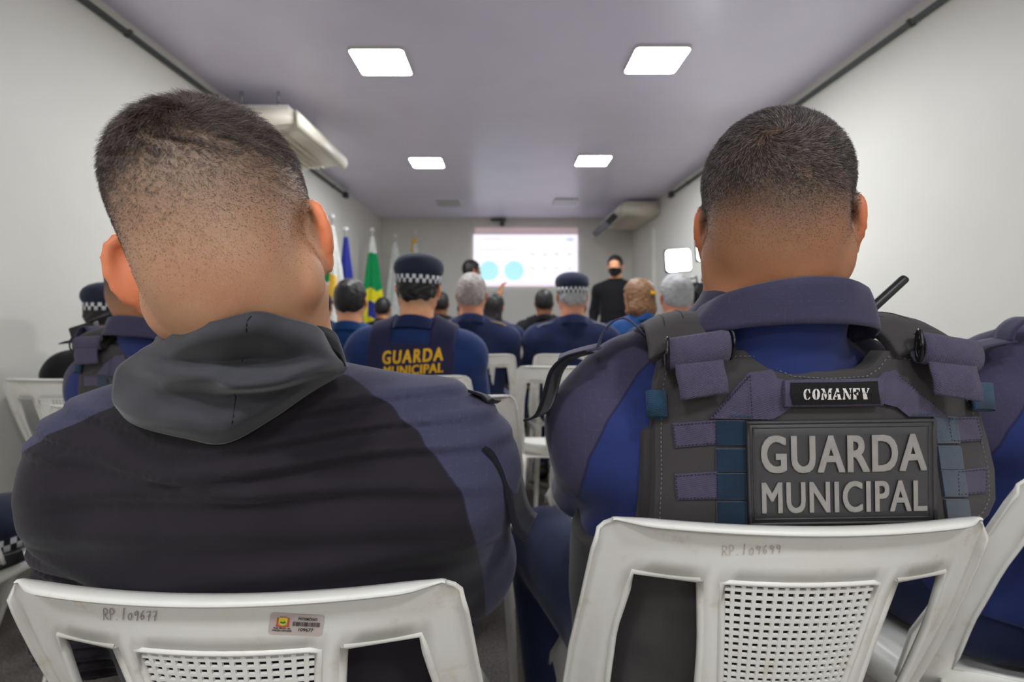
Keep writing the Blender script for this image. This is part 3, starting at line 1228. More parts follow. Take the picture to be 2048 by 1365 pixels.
    o = link('seat', mesh_np('seat', g.reshape(-1, 3), q), t, M['chair'])
    s = o.modifiers.new('thickness', 'SOLIDIFY')
    s.thickness = 0.005
    # legs: tapered angle sections
    for sx in (-1, 1):
        for (xa, ya, za, xb, yb, wa, wb, ang) in ((0.205, 0.130, 0.47, 0.225, -0.025, 0.085, 0.045, 200), (0.212, 0.475, 0.43, 0.232, 0.525, 0.075, 0.042, 20)):
            g = np.zeros((8, 7, 3))
            for i in range(8):
                v = i / 7
                w = wa + (wb - wa) * v
                for j in range(7):
                    # half round trough open inwards
                    a = math.radians(-80 + 160 * j / 6)
                    px = math.cos(a) * w * 0.42
                    py = math.sin(a) * w * 0.62
                    g[i, j] = (sx * (xa + (xb - xa) * v + px - w * 0.4), ya + (yb - ya) * v + py, za * (1 - v) + 0.001 * v)
            idx = np.arange(56).reshape(8, 7)
            q = np.stack([idx[:-1, :-1], idx[:-1, 1:], idx[1:, 1:], idx[1:, :-1]], -1).reshape(-1, 4)
            o = link('leg', mesh_np('leg', g.reshape(-1, 3), q), t, M['chair'])
            s = o.modifiers.new('thickness', 'SOLIDIFY')
            s.thickness = 0.005
            s.offset = 0.0
    return t


chair_proto = make_chair()
chair_used = [False]
CH = 'white plastic chairs of the audience'


def place_chair(x, y, rz, label, sc=(1, 1, 1)):
    o = chair_proto if not chair_used[0] else copy_tree(chair_proto)
    chair_used[0] = True
    o.location = (x, y, 0)
    o.rotation_euler = (0, 0, math.radians(rz))
    o.scale = sc
    o['label'] = label
    o['group'] = CH
    return o


LC = dict(x=-0.275, y=0.475, rz=0.0, sc=(1.05, 1.0, 0.947))
RC = dict(x=0.325, y=0.53, rz=0.0, sc=(1, 1, 0.994))
left_chair = place_chair(LC['x'], LC['y'], LC['rz'], 'white plastic chair with a barcode sticker under the hooded man', LC['sc'])
right_chair = place_chair(RC['x'], RC['y'], RC['rz'], 'white plastic chair with a perforated back under the man in the patch vest', RC['sc'])
place_chair(0.935, 0.68, 6, 'white plastic chair cut off at the bottom right corner of the frame')
place_chair(-0.19, 1.33, 0, 'empty white plastic chair in front of the hooded man, directly behind his right arm')
place_chair(0.385, 1.40, 0, 'empty white plastic chair in front of the man in the patch vest')
place_chair(1.10, 1.36, 0, 'white plastic chair glimpsed between the patch vest and the right edge man')
place_chair(-1.50, 1.68, 0, 'empty white plastic chair against the left wall, its back showing')
place_chair(-1.49, 1.04, 0, 'white plastic chair at the left edge carrying a checkered cap')
place_chair(-0.90, 1.19, 0, 'white plastic chair under the left man with the small vest label')
place_chair(-0.345, 1.765, -2, 'white plastic chair behind the yellow lettered vest')
place_chair(0.27, 2.08, 0, 'empty white plastic chair in the aisle, seat in full view')
place_chair(-0.165, 2.70, 0, 'white plastic chair under the grey haired man in the middle')
place_chair(0.38, 2.70, 0, 'white plastic chair under the grey haired man in a checkered cap')


def chair_point(ch, sc, px, py, off=0.0):
    """Point on a chair's curved back seen at a pixel of the photograph, in the chair's own coordinates."""
    Mx = Matrix.Translation(ch.location) @ ch.rotation_euler.to_matrix().to_4x4() @ Matrix.Diagonal((*sc, 1))
    inv = Mx.inverted()
    Y = ch.location.y
    for _ in range(8):
        p = inv @ at(px, py, Y)
        Y += (back_y(p.x, p.z) - 0.0028 - off) - p.y
    return inv @ at(px, py, Y)


def chair_writing(ch, sc, body, box, mat, name='handwriting', bold=0.0, slant=0.0, spacing=1.0, parent=None):
    me = text_mesh(body, bold, 0.0, spacing)
    x0, x1, y0, y1 = box
    fit_text(me, lambda u, v, w: chair_point(ch, sc, u, v + slant * (u - x0), 0.0012), x0, x1, y0, y1)
    return link(name, me, parent or ch, mat)


STROKES = {
    'R': [[(0.1, 0), (0.12, 0.5), (0.1, 1), (0.5, 0.98), (0.7, 0.78), (0.5, 0.55), (0.15, 0.5)], [(0.3, 0.5), (0.8, 0)]],
    'P': [[(0.15, 0), (0.18, 0.5), (0.15, 1), (0.55, 0.98), (0.75, 0.75), (0.5, 0.52), (0.18, 0.5)]],
    '.': [[(0.2, 0.05), (0.32, 0.0)]],
    '1': [[(0.25, -0.02), (0.32, 0.5), (0.42, 1.1)]],
    '0': [[(0.5, 0.62), (0.2, 0.5), (0.12, 0.2), (0.35, 0), (0.62, 0.15), (0.66, 0.45), (0.5, 0.62)]],
    '9': [[(0.66, 0.62), (0.45, 0.8), (0.2, 0.65), (0.3, 0.42), (0.6, 0.5), (0.68, 0.7), (0.62, 0.3), (0.5, -0.05)]],
    '6': [[(0.62, 0.85), (0.3, 0.6), (0.15, 0.25), (0.35, 0.02), (0.62, 0.18), (0.5, 0.4), (0.2, 0.3)]],
    '7': [[(0.12, 0.72), (0.4, 0.76), (0.68, 0.74), (0.5, 0.35), (0.42, -0.1)], [(0.28, 0.34), (0.68, 0.38)]],
}


def handwriting(ch, sc, body, box, mat, rise, r):
    x0, x1, y0, y1 = box
    w = (x1 - x0) / len(body)
    bm = bmesh.new()
    for i, c in enumerate(body):
        for st in STROKES[c]:
            P = catmull(st, 4 * len(st))
            pts = []
            for u, v in P:
                px = x0 + w * (i + 1.02 * u)
                pts.append(chair_point(ch, sc, px, y0 + (y1 - y0) * v + rise * (px - x0), 0.0006))
            add_tube(bm, pts, r, 5)
    return tag(link('handwriting', bm_mesh('handwriting', bm), ch, mat), kind='stuff')


o = handwriting(left_chair, LC['sc'], 'RP.109677', (206, 316, 1241, 1219), M['ink2'], 0.0, 0.00042)
o['label'] = 'faded handwritten number'
o = handwriting(right_chair, RC['sc'], 'RP.109699', (1444, 1565, 1112, 1093), M['ink'], -0.05, 0.00040)
o['label'] = 'faded brown handwritten number'


def asset_sticker():
    ch, sc = left_chair, LC['sc']
    c00, c10, c01, c11 = (541, 1226), (649, 1232), (536, 1269), (642, 1273)

    def P(u, v, off):
        a = [c00[k] * (1 - u) + c10[k] * u for k in (0, 1)]
        b = [c01[k] * (1 - u) + c11[k] * u for k in (0, 1)]
        return chair_point(ch, sc, a[0] * (1 - v) + b[0] * v, a[1] * (1 - v) + b[1] * v, off)

    def poly(name, pts, off, mat, parent, n=1):
        bm = bmesh.new()
        vs = [bm.verts.new(P(u, v, off)) for u, v in pts]
        bm.faces.new(vs)
        return link(name, bm_mesh(name, bm), parent, mat)

    def box(a, b, c, d):
        return [(a, c), (b, c), (b, d), (a, d)]
    rc = []
    for cu, cv, a0 in ((0.94, 0.86, 0), (0.06, 0.86, 90), (0.06, 0.14, 180), (0.94, 0.14, 270)):
        for k in range(6):
            a = math.radians(a0 + 18 * k)
            rc.append((cu + 0.06 * math.cos(a), cv + 0.14 * math.sin(a)))
    st = poly('asset_sticker', rc, 0.0006, plain('sticker_silver', (196, 182, 174), 0.45), ch)
    st['label'] = 'silver property sticker with a crest, barcode and number'
    blk = plain('sticker_black', (28, 26, 28), 0.6)
    org = plain('crest_red', (206, 84, 52), 0.6)
    yel = plain('crest_yellow', (222, 206, 50), 0.6)
    grn = plain('crest_green', (60, 120, 60), 0.6)
    bars = bmesh.new()
    rnd = random.Random(3)
    u = 0.43
    while u < 0.945:
        w = rnd.choice((0.005, 0.008, 0.011))
        bars.faces.new([bars.verts.new(P(a, b, 0.0012)) for a, b in box(u, u + w, 0.37, 0.58)])
        u += w + rnd.choice((0.005, 0.007, 0.012))
    tag(link('barcode', bm_mesh('barcode', bars), st, blk), kind='stuff')

    def word(s, a, b, c, d, bold):
        me = text_mesh(s, bold)
        fit_text(me, lambda x, y, w: P(x, y, 0.0012), a, b, d, c)
        link('lettering', me, st, blk)
    word('PATRIMÔNIO', 0.53, 0.88, 0.13, 0.29, 0.02)
    word('109677', 0.56, 0.84, 0.66, 0.82, 0.02)
    word('Pref. Munic. de', 0.09, 0.40, 0.66, 0.745, 0.03)
    word('VÁRZEA GRANDE', 0.06, 0.43, 0.755, 0.855, 0.04)
    poly('crest_shield', [(0.17, 0.22), (0.33, 0.22), (0.33, 0.46), (0.29, 0.56), (0.25, 0.59), (0.21, 0.56), (0.17, 0.46)], 0.0012, yel, st)
    poly('crest_tower', box(0.135, 0.165, 0.22, 0.56), 0.0012, org, st)
    poly('crest_tower', box(0.335, 0.365, 0.22, 0.56), 0.0012, org, st)
    poly('crest_ribbon', [(0.12, 0.55), (0.2, 0.59), (0.25, 0.60), (0.30, 0.59), (0.38, 0.55), (0.37, 0.64), (0.25, 0.655), (0.13, 0.64)], 0.0010, org, st)
    poly('crest_hill', [(0.185, 0.45), (0.22, 0.38), (0.25, 0.42), (0.28, 0.36), (0.315, 0.45), (0.25, 0.5)], 0.0016, grn, st)
    for k in range(4):
        poly('crest_star', box(0.19 + 0.035 * k, 0.205 + 0.035 * k, 0.14, 0.18), 0.0012, org, st)


asset_sticker()

# ---------------------------------------------------------------- hair as real strands
def strands(name, parent, me_data, pose, whorl, weight, length, n, mat, rad=0.00011, swirl=65.0, clump=0.0, seed=1, lift=0.55):
    V, Q, q = me_data
    rng = np.random.default_rng(seed)
    N = vnormals(V, Q)
    tri = np.concatenate([Q[:, [0, 1, 2]], Q[:, [0, 2, 3]]])
    area = 0.5 * np.linalg.norm(np.cross(V[tri[:, 1]] - V[tri[:, 0]], V[tri[:, 2]] - V[tri[:, 0]]), axis=1)
    wv = weight(q)
    p = area * wv[tri].mean(1)
    p = p / p.sum()
    f = tri[rng.choice(len(tri), n, p=p)]
    b = rng.random((n, 2))
    fl = b.sum(1) > 1
    b[fl] = 1 - b[fl]
    b = np.column_stack([1 - b.sum(1), b])
    r = (V[f] * b[:, :, None]).sum(1)
    nn = (N[f] * b[:, :, None]).sum(1)
    nn /= np.linalg.norm(nn, axis=1, keepdims=True)
    hq = pose.to_head(r.astype(np.float32))
    hn = nn @ pose.R
    d = hq - np.array(whorl)
    rr = np.linalg.norm(d, axis=1, keepdims=True)
    t = d - hn * (d * hn).sum(1, keepdims=True)
    t /= np.maximum(np.linalg.norm(t, axis=1, keepdims=True), 1e-6)
    phi = np.radians(swirl * np.exp(-rr / 0.045) + 14.0) + rng.normal(0, 0.22, (n, 1))
    phi += clump * np.sin(hq[:, :1] * 210 + 3 * np.sin(hq[:, 2:3] * 170))
    t = t * np.cos(phi) + np.cross(hn, t) * np.sin(phi)
    L = (length(hq) * rng.uniform(0.75, 1.2, n))[:, None]
    jit = rng.normal(0, 0.16, (n, 3))
    d1 = hn * lift + t * (1.05 - lift * 0.5) + jit * 0.5
    d2 = hn * (lift * 0.35) + t + jit
    d1 /= np.linalg.norm(d1, axis=1, keepdims=True)
    d2 /= np.linalg.norm(d2, axis=1, keepdims=True)
    p0 = hq - hn * 0.0006
    p1 = hq + d1 * L * 0.5
    p2 = p1 + d2 * L * 0.5
    pts = np.stack([p0, p1, p2], 1).reshape(-1, 3)
    pts = (pts * pose.s) @ pose.R.T + np.array(pose.head)
    hc = bpy.data.hair_curves.new(name)
    hc.add_curves([3] * n)
    hc.position_data.foreach_set('vector', pts.astype(np.float32).ravel())
    ra = np.tile(np.array([1.0, 0.85, 0.35]), n) * rad
    hc.points.foreach_set('radius', ra.astype(np.float32))
    hc.materials.append(mat)
    o = bpy.data.objects.new(name, hc)
    COL.objects.link(o)
    o.parent = parent
    return o


def hair_fibre(name, c, c2, rough=0.35):
    m, nt, b = nodes_of(name)
    i = nt.nodes.new('ShaderNodeHairInfo')
    nt.links.new(ramp(nt, i.outputs['Random'], [(0.0, lin(c)), (0.6, lin(c)), (1.0, lin(c2))]), b.inputs['Base Color'])
    b.inputs['Roughness'].default_value = rough
    b.inputs['Specular IOR Level'].default_value = 0.6
    return m


M['fibre'] = hair_fibre('dark_hair_fibre', (36, 30, 32), (170, 154, 146))
M['fibre2'] = hair_fibre('brown_black_hair_fibre', (58, 46, 44), (150, 130, 120))


# ---------------------------------------------------------------- near man on the right (patch vest)
O2 = (0.318, 0.799, 0.0)
P2 = Pose(chest=(0.0, -0.088, 0.85), chest_r=(0.198, 0.122, 0.20), belly=(0, -0.03, 0.67), belly_r=(0.195, 0.135, 0.18),
          neck=(0.008, -0.143, 1.03), sh=0.147, sh_z=0.925, sh_y=-0.098, trap_dz=-0.014, trap_up=0.052, girdle=0.068, trap=(0.069, 0.058), deltoid=0.069,
          elbow=[(-0.168, 0.16, 0.745), (0.175, 0.16, 0.745)], arm_r=(0.061, 0.048, 0.032),
          knee=[(-0.225, 0.385, 0.53), (0.21, 0.40, 0.53)], ankle=[(-0.20, 0.38, 0.10), (0.19, 0.40, 0.10)], leg_r=(0.092, 0.073, 0.046),
          head=(0.006, -0.197, 1.179), R=rot('Z', -27), s=1.025, neck_r=(0.066, 0.076), ear=24.0)


def hatch(q, lo=-0.068, hi=0.052, side=0.02):
    z = q[:, 2] - 0.35 * np.maximum(0, q[:, 1] - 0.02)
    f = smooth(lo, hi, z + 0.012 * np.sin(q[:, 0] * 40 + 1))
    f = 0.30 * smooth(lo - 0.01, lo + 0.03, z) + 0.70 * f
    front = smooth(0.075, 0.055, q[:, 1] - 0.35 * np.maximum(0, q[:, 2] - 0.05))
    ear = smooth(0.083, 0.077, np.abs(q[:, 0])) + (q[:, 2] > 0.045)
    return np.clip(f * front * np.clip(ear, 0, 1), 0, 1)


man_r = thing('person', 'seated man in a black tactical vest with a large grey lettered rubber patch', 'person', O2)
me, V, Q, q = body_mesh(P2, 0.0042, hatch)
body_r = link('body', me, man_r, M['skin_b'])


def panel_seam(P, xs_l, xs_r):
    """Signed distance-like field, positive on the back panel between two raglan seams given as (z, x) lists."""
    zl = np.interp(P[:, 2], [a for a, _ in xs_l], [b for _, b in xs_l])
    zr = np.interp(P[:, 2], [a for a, _ in xs_r], [b for _, b in xs_r])
    return np.minimum(P[:, 0] - zl, zr - P[:, 0]) * 0.75


def shirt_clip(P):
    return 0.56 - P[:, 2]


WR = lambda P: folds(P, 0.0035)
pr = P2.torso() + P2.arms(0.96, False) + [cone((0.008, -0.145, 1.02), (0.006, -0.190, 1.085), 0.074, 0.068, 0.03), cone((0.10, -0.115, 0.995), (0.19, -0.095, 0.980), 0.05, 0.05, 0.03)]
me, V2, Q2 = cloth_mesh('shirt', pr, 0.012, 0.0062, shirt_clip, WR)
sl = [(0.80, -0.222), (0.865, -0.220), (0.90, -0.214), (0.95, -0.192), (1.006, -0.150), (1.03, -0.125), (1.055, -0.085), (1.075, -0.04)]
fattr(me, 'panel', panel_seam(V2, sl, [(a, -b) for a, b in sl]))
shirt_r = link('shirt', me, man_r, M['shirt'])
me, _, _ = cloth_mesh('trousers', [ell(P2.pelvis, P2.pelvis_r)] + P2.legs(), 0.012, 0.009, lambda P: np.maximum(P[:, 2] - 0.64, 0.11 - P[:, 2]), lambda P: folds(P, 0.005))
link('trousers', me, man_r, M['trouser'])


def make_shoes(pose, parent):
    for a in pose.ankle:
        pr = [cone((a[0], a[1], 0.12), (a[0], a[1], 0.05), 0.047, 0.045), cone((a[0], a[1] - 0.035, 0.050), (a[0] * 1.12, a[1] + 0.15, 0.036), 0.044, 0.036, 0.03)]
        me, _, _ = cloth_mesh('shoe', pr, 0.004, 0.008, lambda P: np.maximum(0.002 - P[:, 2], P[:, 2] - 0.15))
        link('shoe', me, parent, M['shoe'])


make_shoes(P2, man_r)
strands('hair', man_r, (V, Q, q), P2, (0.0, -0.082, 0.082),
        lambda q: hatch(q, -0.035, 0.045) ** 1.5 * (np.abs(q[:, 0]) < 0.079),
        lambda q: 0.0012 + 0.0075 * smooth(0.005, 0.085, q[:, 2] - 0.3 * np.maximum(0, q[:, 1])), 46000, M['fibre'], 0.00013, 60, 0.25, 5)


def collar(parent, centre, top_r, bot_r, z_back, z_front, h, mat, gap=40, tilt=0.0, thick=0.003, dy=0.0):
    """Turned-down shirt collar: an outer leaf falling from the fold round the neck, open at the throat."""
    n, m = 44, 9
    g = np.zeros((n, m, 3))
    for i in range(n):
        a = math.radians(-90 - (180 - gap) + 2 * (180 - gap) * i / (n - 1))
        k = 0.5 + 0.5 * math.cos(a + math.pi / 2)          # 1 at the back, 0 at the throat
        for j in range(m):
            v = j / (m - 1)
            e = v ** 0.85
            rx = top_r[0] + (bot_r[0] - top_r[0]) * e
            ry = top_r[1] + (bot_r[1] - top_r[1]) * e
            if j == 0:
                rx, ry = rx - 0.005, ry - 0.005
            z = z_front + (z_back - z_front) * k - h * v - (0.004 if j == 0 else 0) + tilt * math.cos(a)
            wob = 0.0015 * math.sin(9 * a + 3 * v)
            g[i, j] = (centre[0] + (rx + wob) * math.cos(a), centre[1] + dy * (1 - v) + (ry + wob) * math.sin(a), z)
    return sheet('collar', g, mat, parent, thick)


collar(shirt_r, (0.008, -0.182), (0.081, 0.082), (0.112, 0.104), 1.122, 1.075, 0.052, M['collar'], dy=-0.024)


def W2(*p):
    return tuple(np.array(p) - np.array(O2))


def epaulettes(parent, O, w):
    """Shoulder strap with its raised loop and the hanging sleeve flap of the left shoulder, placed in the figure's coordinates."""
    D = np.array(O)

    def L(px, py, Y):
        return tuple(np.array(at(px, py, Y)) - D)
    c = M['collar']
    ribbon('shoulder_loop', [L(1196, 694, 0.645), L(1205, 668, 0.645), L(1226, 644, 0.64), L(1250, 637, 0.635), L(1272, 652, 0.63), L(1292, 672, 0.628)], (0.25, 1, 0), 0.045, c, parent, 0.0022)
    ribbon('shoulder_strap', [L(1200, 692, 0.645), L(1175, 698, 0.65), L(1145, 706, 0.655), L(1118, 716, 0.66)], (0.15, 1, 0.05), 0.05, c, parent, 0.0025)
    ribbon('sleeve_flap', [L(1180, 704, 0.648), L(1140, 716, 0.652), L(1114, 742, 0.655), L(1101, 785, 0.66), L(1090, 818, 0.665), L(1078, 832, 0.668), L(1063, 836, 0.670)], (0.35, 1, -0.1), 0.075, M['flap'], parent, 0.0025)


epaulettes(shirt_r, O2, 1)


# tactical vest: carrier body, back plate cover and everything sewn on it
def plate_y(x, z):
    return 0.546 + 1.1 * (x - 0.342) ** 2 + 2.2 * max(0.0, z - 0.965) ** 2 + 0.6 * max(0.0, 0.90 - z) ** 2


def PV(px, py, off=0.0):
    """Point of the plate cover seen at a pixel, lifted off the cover by `off`, in the man's coordinates."""
    Y = 0.546
    for _ in range(6):
        p = at(px, py, Y)
        Y = plate_y(p.x, p.z) - off
    p = at(px, py, Y)
    return Vector((p.x - O2[0], p.y - O2[1], p.z - O2[2]))


def dice(pts, step):
    bm = bmesh.new()
    bm.faces.new([bm.verts.new((x, y, 0)) for x, y in pts])
    xs, ys = [p[0] for p in pts], [p[1] for p in pts]
    for lo, hi, ax in ((min(xs), max(xs), 0), (min(ys), max(ys), 1)):
        k = max(1, int((hi - lo) / step))
        for i in range(1, k):
            co = [0, 0, 0]
            no = [0, 0, 0]
            co[ax] = lo + (hi - lo) * i / k
            no[ax] = 1
            bmesh.ops.bisect_plane(bm, geom=list(bm.verts) + list(bm.edges) + list(bm.faces), plane_co=co, plane_no=no)
    return bm


def sewn(name, pts, off, thick, mat, parent, step=28, bevel=0.0, puff=None):
    """A piece sewn on the plate cover: outline in photo pixels, its face `off` in front of the cover, `thick` deep."""
    bm = dice(pts, step)
    for v in bm.verts:
        x, y = v.co.x, v.co.y
        v.co = PV(x, y, off + (puff(x, y) if puff else 0.0))
    bmesh.ops.recalc_face_normals(bm, faces=bm.faces)
    if sum(f.normal.y for f in bm.faces) > 0:
        bmesh.ops.reverse_faces(bm, faces=bm.faces)
    r = bmesh.ops.extrude_face_region(bm, geom=list(bm.faces), use_keep_orig=True)
    nv = [e for e in r['geom'] if isinstance(e, bmesh.types.BMVert)]
    bmesh.ops.translate(bm, vec=(0, thick, 0), verts=nv)
    bmesh.ops.recalc_face_normals(bm, faces=bm.faces)
    o = link(name, bm_mesh(name, bm), parent, mat, False)
    if bevel:
        b = o.modifiers.new('edge', 'BEVEL')
        b.width = bevel
        b.segments = 2
        b.limit_method = 'ANGLE'
        b.angle_limit = math.radians(50)
        o.data.polygons.foreach_set('use_smooth', [True] * len(o.data.polygons))
        b.harden_normals = True
    return o


def stitches(pts, off, parent, mat, closed=False, pitch=8.0, ln=5.0, w=0.0006, name='stitching'):
    bm = bmesh.new()
    pts = list(pts) + ([pts[0]] if closed else [])
    for (x0, y0), (x1, y1) in zip(pts, pts[1:]):
        d = math.hypot(x1 - x0, y1 - y0)
        k = max(1, int(d / pitch))
        for i in range(k):
            a, b = i / k, min(1.0, i / k + ln / d)
            A = PV(x0 + (x1 - x0) * a, y0 + (y1 - y0) * a, off)
            B = PV(x0 + (x1 - x0) * b, y0 + (y1 - y0) * b, off)
            t = (B - A)
            s = Vector((-t.z, 0, t.x)).normalized() * w
            up = Vector((0, -0.0005, 0))
            vs = [bm.verts.new(c) for c in (A - s, B - s, B + s, A + s)] + [bm.verts.new((A + B) / 2 + up)]
            for i0, i1 in ((0, 1), (1, 2), (2, 3), (3, 0)):
                bm.faces.new((vs[i0], vs[i1], vs[4]))
    return tag(link(name, bm_mesh(name, bm), parent, mat), kind='stuff')


prv = [ell((0.012, -0.085, 0.84), (0.188, 0.132, 0.235)), ell((0.01, -0.03, 0.64), (0.210, 0.150, 0.20), 0.03)]
me, _, _ = cloth_mesh('vest', P2.torso(), 0.024, 0.008, lambda P: np.maximum(np.maximum(P[:, 2] - 0.945, 0.50 - P[:, 2]), np.abs(P[:, 0] - 0.012) - 0.168 - 0.12 * smooth(0.80, 0.74, P[:, 2])), lambda P: folds(P, 0.002))
vest = link('vest', me, man_r, M['cordura'])
vest['label'] = 'black tactical vest with purple navy webbing'

OUT = [(1329, 704), (1352, 699), (1440, 700), (1518, 700), (1540, 712), (1566, 731), (1590, 741), (1660, 745), (1730, 741), (1748, 730), (1768, 704), (1790, 701), (1850, 712),
       (1900, 734), (1935, 775), (1958, 820), (1976, 880), (1990, 940), (1992, 1000), (1978, 1032), (1945, 1062), (1920, 1090), (1320, 1090), (1306, 1050), (1310, 960), (1309, 860), (1314, 770)]
sewn('back_panel', OUT, 0.0, 0.022, M['cordura'], vest, 26, 0.003)


def inset(pts, k):
    cx, cy = sum(p[0] for p in pts) / len(pts), sum(p[1] for p in pts) / len(pts)
    out = []
    n = len(pts)
    for i, (x, y) in enumerate(pts):
        (ax, ay), (bx, by) = pts[i - 1], pts[(i + 1) % n]
        t = Vector((bx - ax, by - ay)).normalized()
        nrm = Vector((-t.y, t.x))
        if nrm.dot(Vector((cx - x, cy - y))) < 0:
            nrm = -nrm
        out.append((x + nrm.x * k, y + nrm.y * k))
    return out


stitches(inset(OUT, 13), 0.0012, vest, M['stitch_light'], True, 9, 5)

# carrying handle: two triangular roots, a rolled grip and the maker's cloth label
tri_l = [(1421, 838), (1498, 746), (1546, 740), (1556, 758), (1584, 763), (1588, 812), (1560, 832), (1546, 840)]
tri_r = [(1756, 760), (1768, 746), (1792, 741), (1800, 752), (1896, 834), (1818, 834), (1796, 816), (1760, 806)]
pf = lambda x, y: 0.006 * math.exp(-((y - 785) / 22.0) ** 2) * (1 - abs((x - 1670) / 300.0))
h1 = sewn('handle_root', tri_l, 0.0035, 0.003, M['web'], vest, 16, 0.001, pf)
h2 = sewn('handle_root', tri_r, 0.0035, 0.003, M['web'], vest, 16, 0.001, pf)
stitches(inset(tri_l, 6)[:2] + [(1500, 752)], 0.0105, vest, M['stitch'], False, 7, 4)
stitches([(1425, 833), (1498, 752)], 0.0075, vest, M['stitch'], False, 7, 4)
stitches([(1890, 828), (1796, 750)], 0.0075, vest, M['stitch'], False, 7, 4)
stitches([(1500, 752), (1504, 832)], 0.0085, vest, M['stitch'], False, 7, 4)
stitches([(1462, 832), (1510, 833)], 0.006, vest, M['tealweb'], False, 7, 5, 0.0009)
stitches([(1826, 829), (1880, 827)], 0.006, vest, M['tealweb'], False, 7, 5, 0.0009)
grip = lambda x, y: 0.009 + 0.005 * math.cos((y - 788) / 27.0 * 1.45)
sewn('handle_grip', [(1570, 762), (1620, 760), (1670, 760), (1720, 759), (1768, 757), (1768, 812), (1670, 814), (1570, 815)], 0.0, 0.006, M['web'], vest, 10, 0.001, grip)
sewn('handle_label', [(1582, 766), (1670, 765), (1756, 763), (1757, 780), (1762, 808), (1670, 810), (1586, 811), (1581, 790)], 0.0012, 0.001, M['label_black'], vest, 10, 0.0, grip)


def stencil_word():
    """COMANFY in slab-serif stencil capitals, each letter built from its strokes, with the stencil bridges left open."""
    L = {
        'C': [[(0.46, 0), (0.30, 0.04), (0.12, 0.14), (0.02, 0.36), (0.02, 0.66), (0.12, 0.87), (0.30, 0.97), (0.46, 1), (0.46, 0.88), (0.36, 0.80), (0.32, 0.5), (0.36, 0.2), (0.46, 0.12)],
              [(0.54, 1), (0.72, 0.94), (0.80, 0.97), (0.86, 1), (0.90, 0.62), (0.80, 0.62), (0.70, 0.82), (0.54, 0.90)],
              [(0.54, 0), (0.76, 0.06), (0.92, 0.24), (0.82, 0.30), (0.70, 0.16), (0.54, 0.10)]],
        'O': [[(0.46, 0), (0.22, 0.08), (0.04, 0.32), (0.04, 0.68), (0.22, 0.92), (0.46, 1), (0.46, 0.90), (0.36, 0.72), (0.36, 0.28), (0.46, 0.10)],
              [(0.56, 0), (0.80, 0.08), (0.98, 0.32), (0.98, 0.68), (0.80, 0.92), (0.56, 1), (0.56, 0.90), (0.68, 0.72), (0.68, 0.28), (0.56, 0.10)]],
        'M': [[(0.0, 0), (0.28, 0), (0.28, 0.07), (0.20, 0.10), (0.20, 0.55), (0.10, 0.62), (0.10, 0.10), (0.0, 0.07)],
              [(0.0, 1), (0.30, 1), (0.56, 0.36), (0.46, 0.08), (0.42, 0.08), (0.12, 0.86), (0.0, 0.93)],
              [(0.62, 0.44), (0.74, 1), (1.05, 1), (1.05, 0.93), (0.97, 0.90), (0.97, 0.10), (1.05, 0.07), (1.05, 0), (0.62, 0), (0.62, 0.07), (0.70, 0.10), (0.70, 0.58)]],
        'A': [[(0.0, 0), (0.30, 0), (0.30, 0.07), (0.22, 0.10), (0.26, 0.26), (0.46, 0.26), (0.46, 0.36), (0.29, 0.36), (0.42, 0.72), (0.38, 0.86), (0.10, 0.10), (0.0, 0.07)],
              [(0.34, 1), (0.64, 1), (0.92, 0.10), (1.0, 0.07), (1.0, 0), (0.52, 0), (0.52, 0.07), (0.60, 0.10), (0.44, 0.74)]],
        'N': [[(0.0, 0), (0.28, 0), (0.28, 0.07), (0.20, 0.10), (0.20, 0.62), (0.10, 0.78), (0.10, 0.10), (0.0, 0.07)],
              [(0.0, 1), (0.32, 1), (0.78, 0.26), (0.78, 0), (0.70, 0), (0.12, 0.88), (0.0, 0.93)],
              [(0.70, 1), (0.98, 1), (0.98, 0.93), (0.90, 0.90), (0.90, 0.02), (0.84, 0.02), (0.82, 0.40), (0.80, 0.90), (0.70, 0.93)]],
        'F': [[(0.0, 0), (0.50, 0), (0.50, 0.07), (0.40, 0.10), (0.40, 1), (0.0, 1), (0.0, 0.93), (0.08, 0.90), (0.08, 0.10), (0.0, 0.07)],
              [(0.46, 1), (0.92, 1), (0.92, 0.70), (0.84, 0.70), (0.76, 0.88), (0.46, 0.90)],
              [(0.46, 0.56), (0.58, 0.56), (0.64, 0.66), (0.70, 0.66), (0.70, 0.36), (0.64, 0.36), (0.58, 0.46), (0.46, 0.46)]],
        'Y': [[(0.0, 1), (0.42, 1), (0.42, 0.93), (0.36, 0.90), (0.54, 0.52), (0.66, 0.42), (0.66, 0.10), (0.76, 0.07), (0.76, 0), (0.26, 0), (0.26, 0.07), (0.36, 0.10), (0.36, 0.42), (0.06, 0.90), (0.0, 0.93)],
              [(0.62, 0.58), (0.78, 0.90), (0.70, 0.93), (0.70, 1), (1.0, 1), (1.0, 0.93), (0.92, 0.90), (0.70, 0.52)]],
    }
    x0, x1, n = 1607.0, 1739.0, 7
    wdt = [0.92, 0.98, 1.28, 1.10, 1.12, 0.92, 0.98]
    k = (x1 - x0) / (sum(wdt) + 0.13 * (n - 1))
    x = x0
    bm = bmesh.new()
    for ch, w in zip('COMANFY', wdt):
        for poly in L[ch]:
            vs = []
            for u, v in poly:
                px = x + u * w * k
                py = 800 - 22.5 * v + 0.0 + (px - 1673) * -0.012
                vs.append(bm.verts.new(PV(px, py, grip(px, py) + 0.0018)))
            bm.faces.new(vs)
        x += (w + 0.13) * k
    bmesh.ops.triangulate(bm, faces=bm.faces)
    bmesh.ops.recalc_face_normals(bm, faces=bm.faces)
    return link('lettering', bm_mesh('lettering', bm), vest, M['print_white'])


stencil_word()

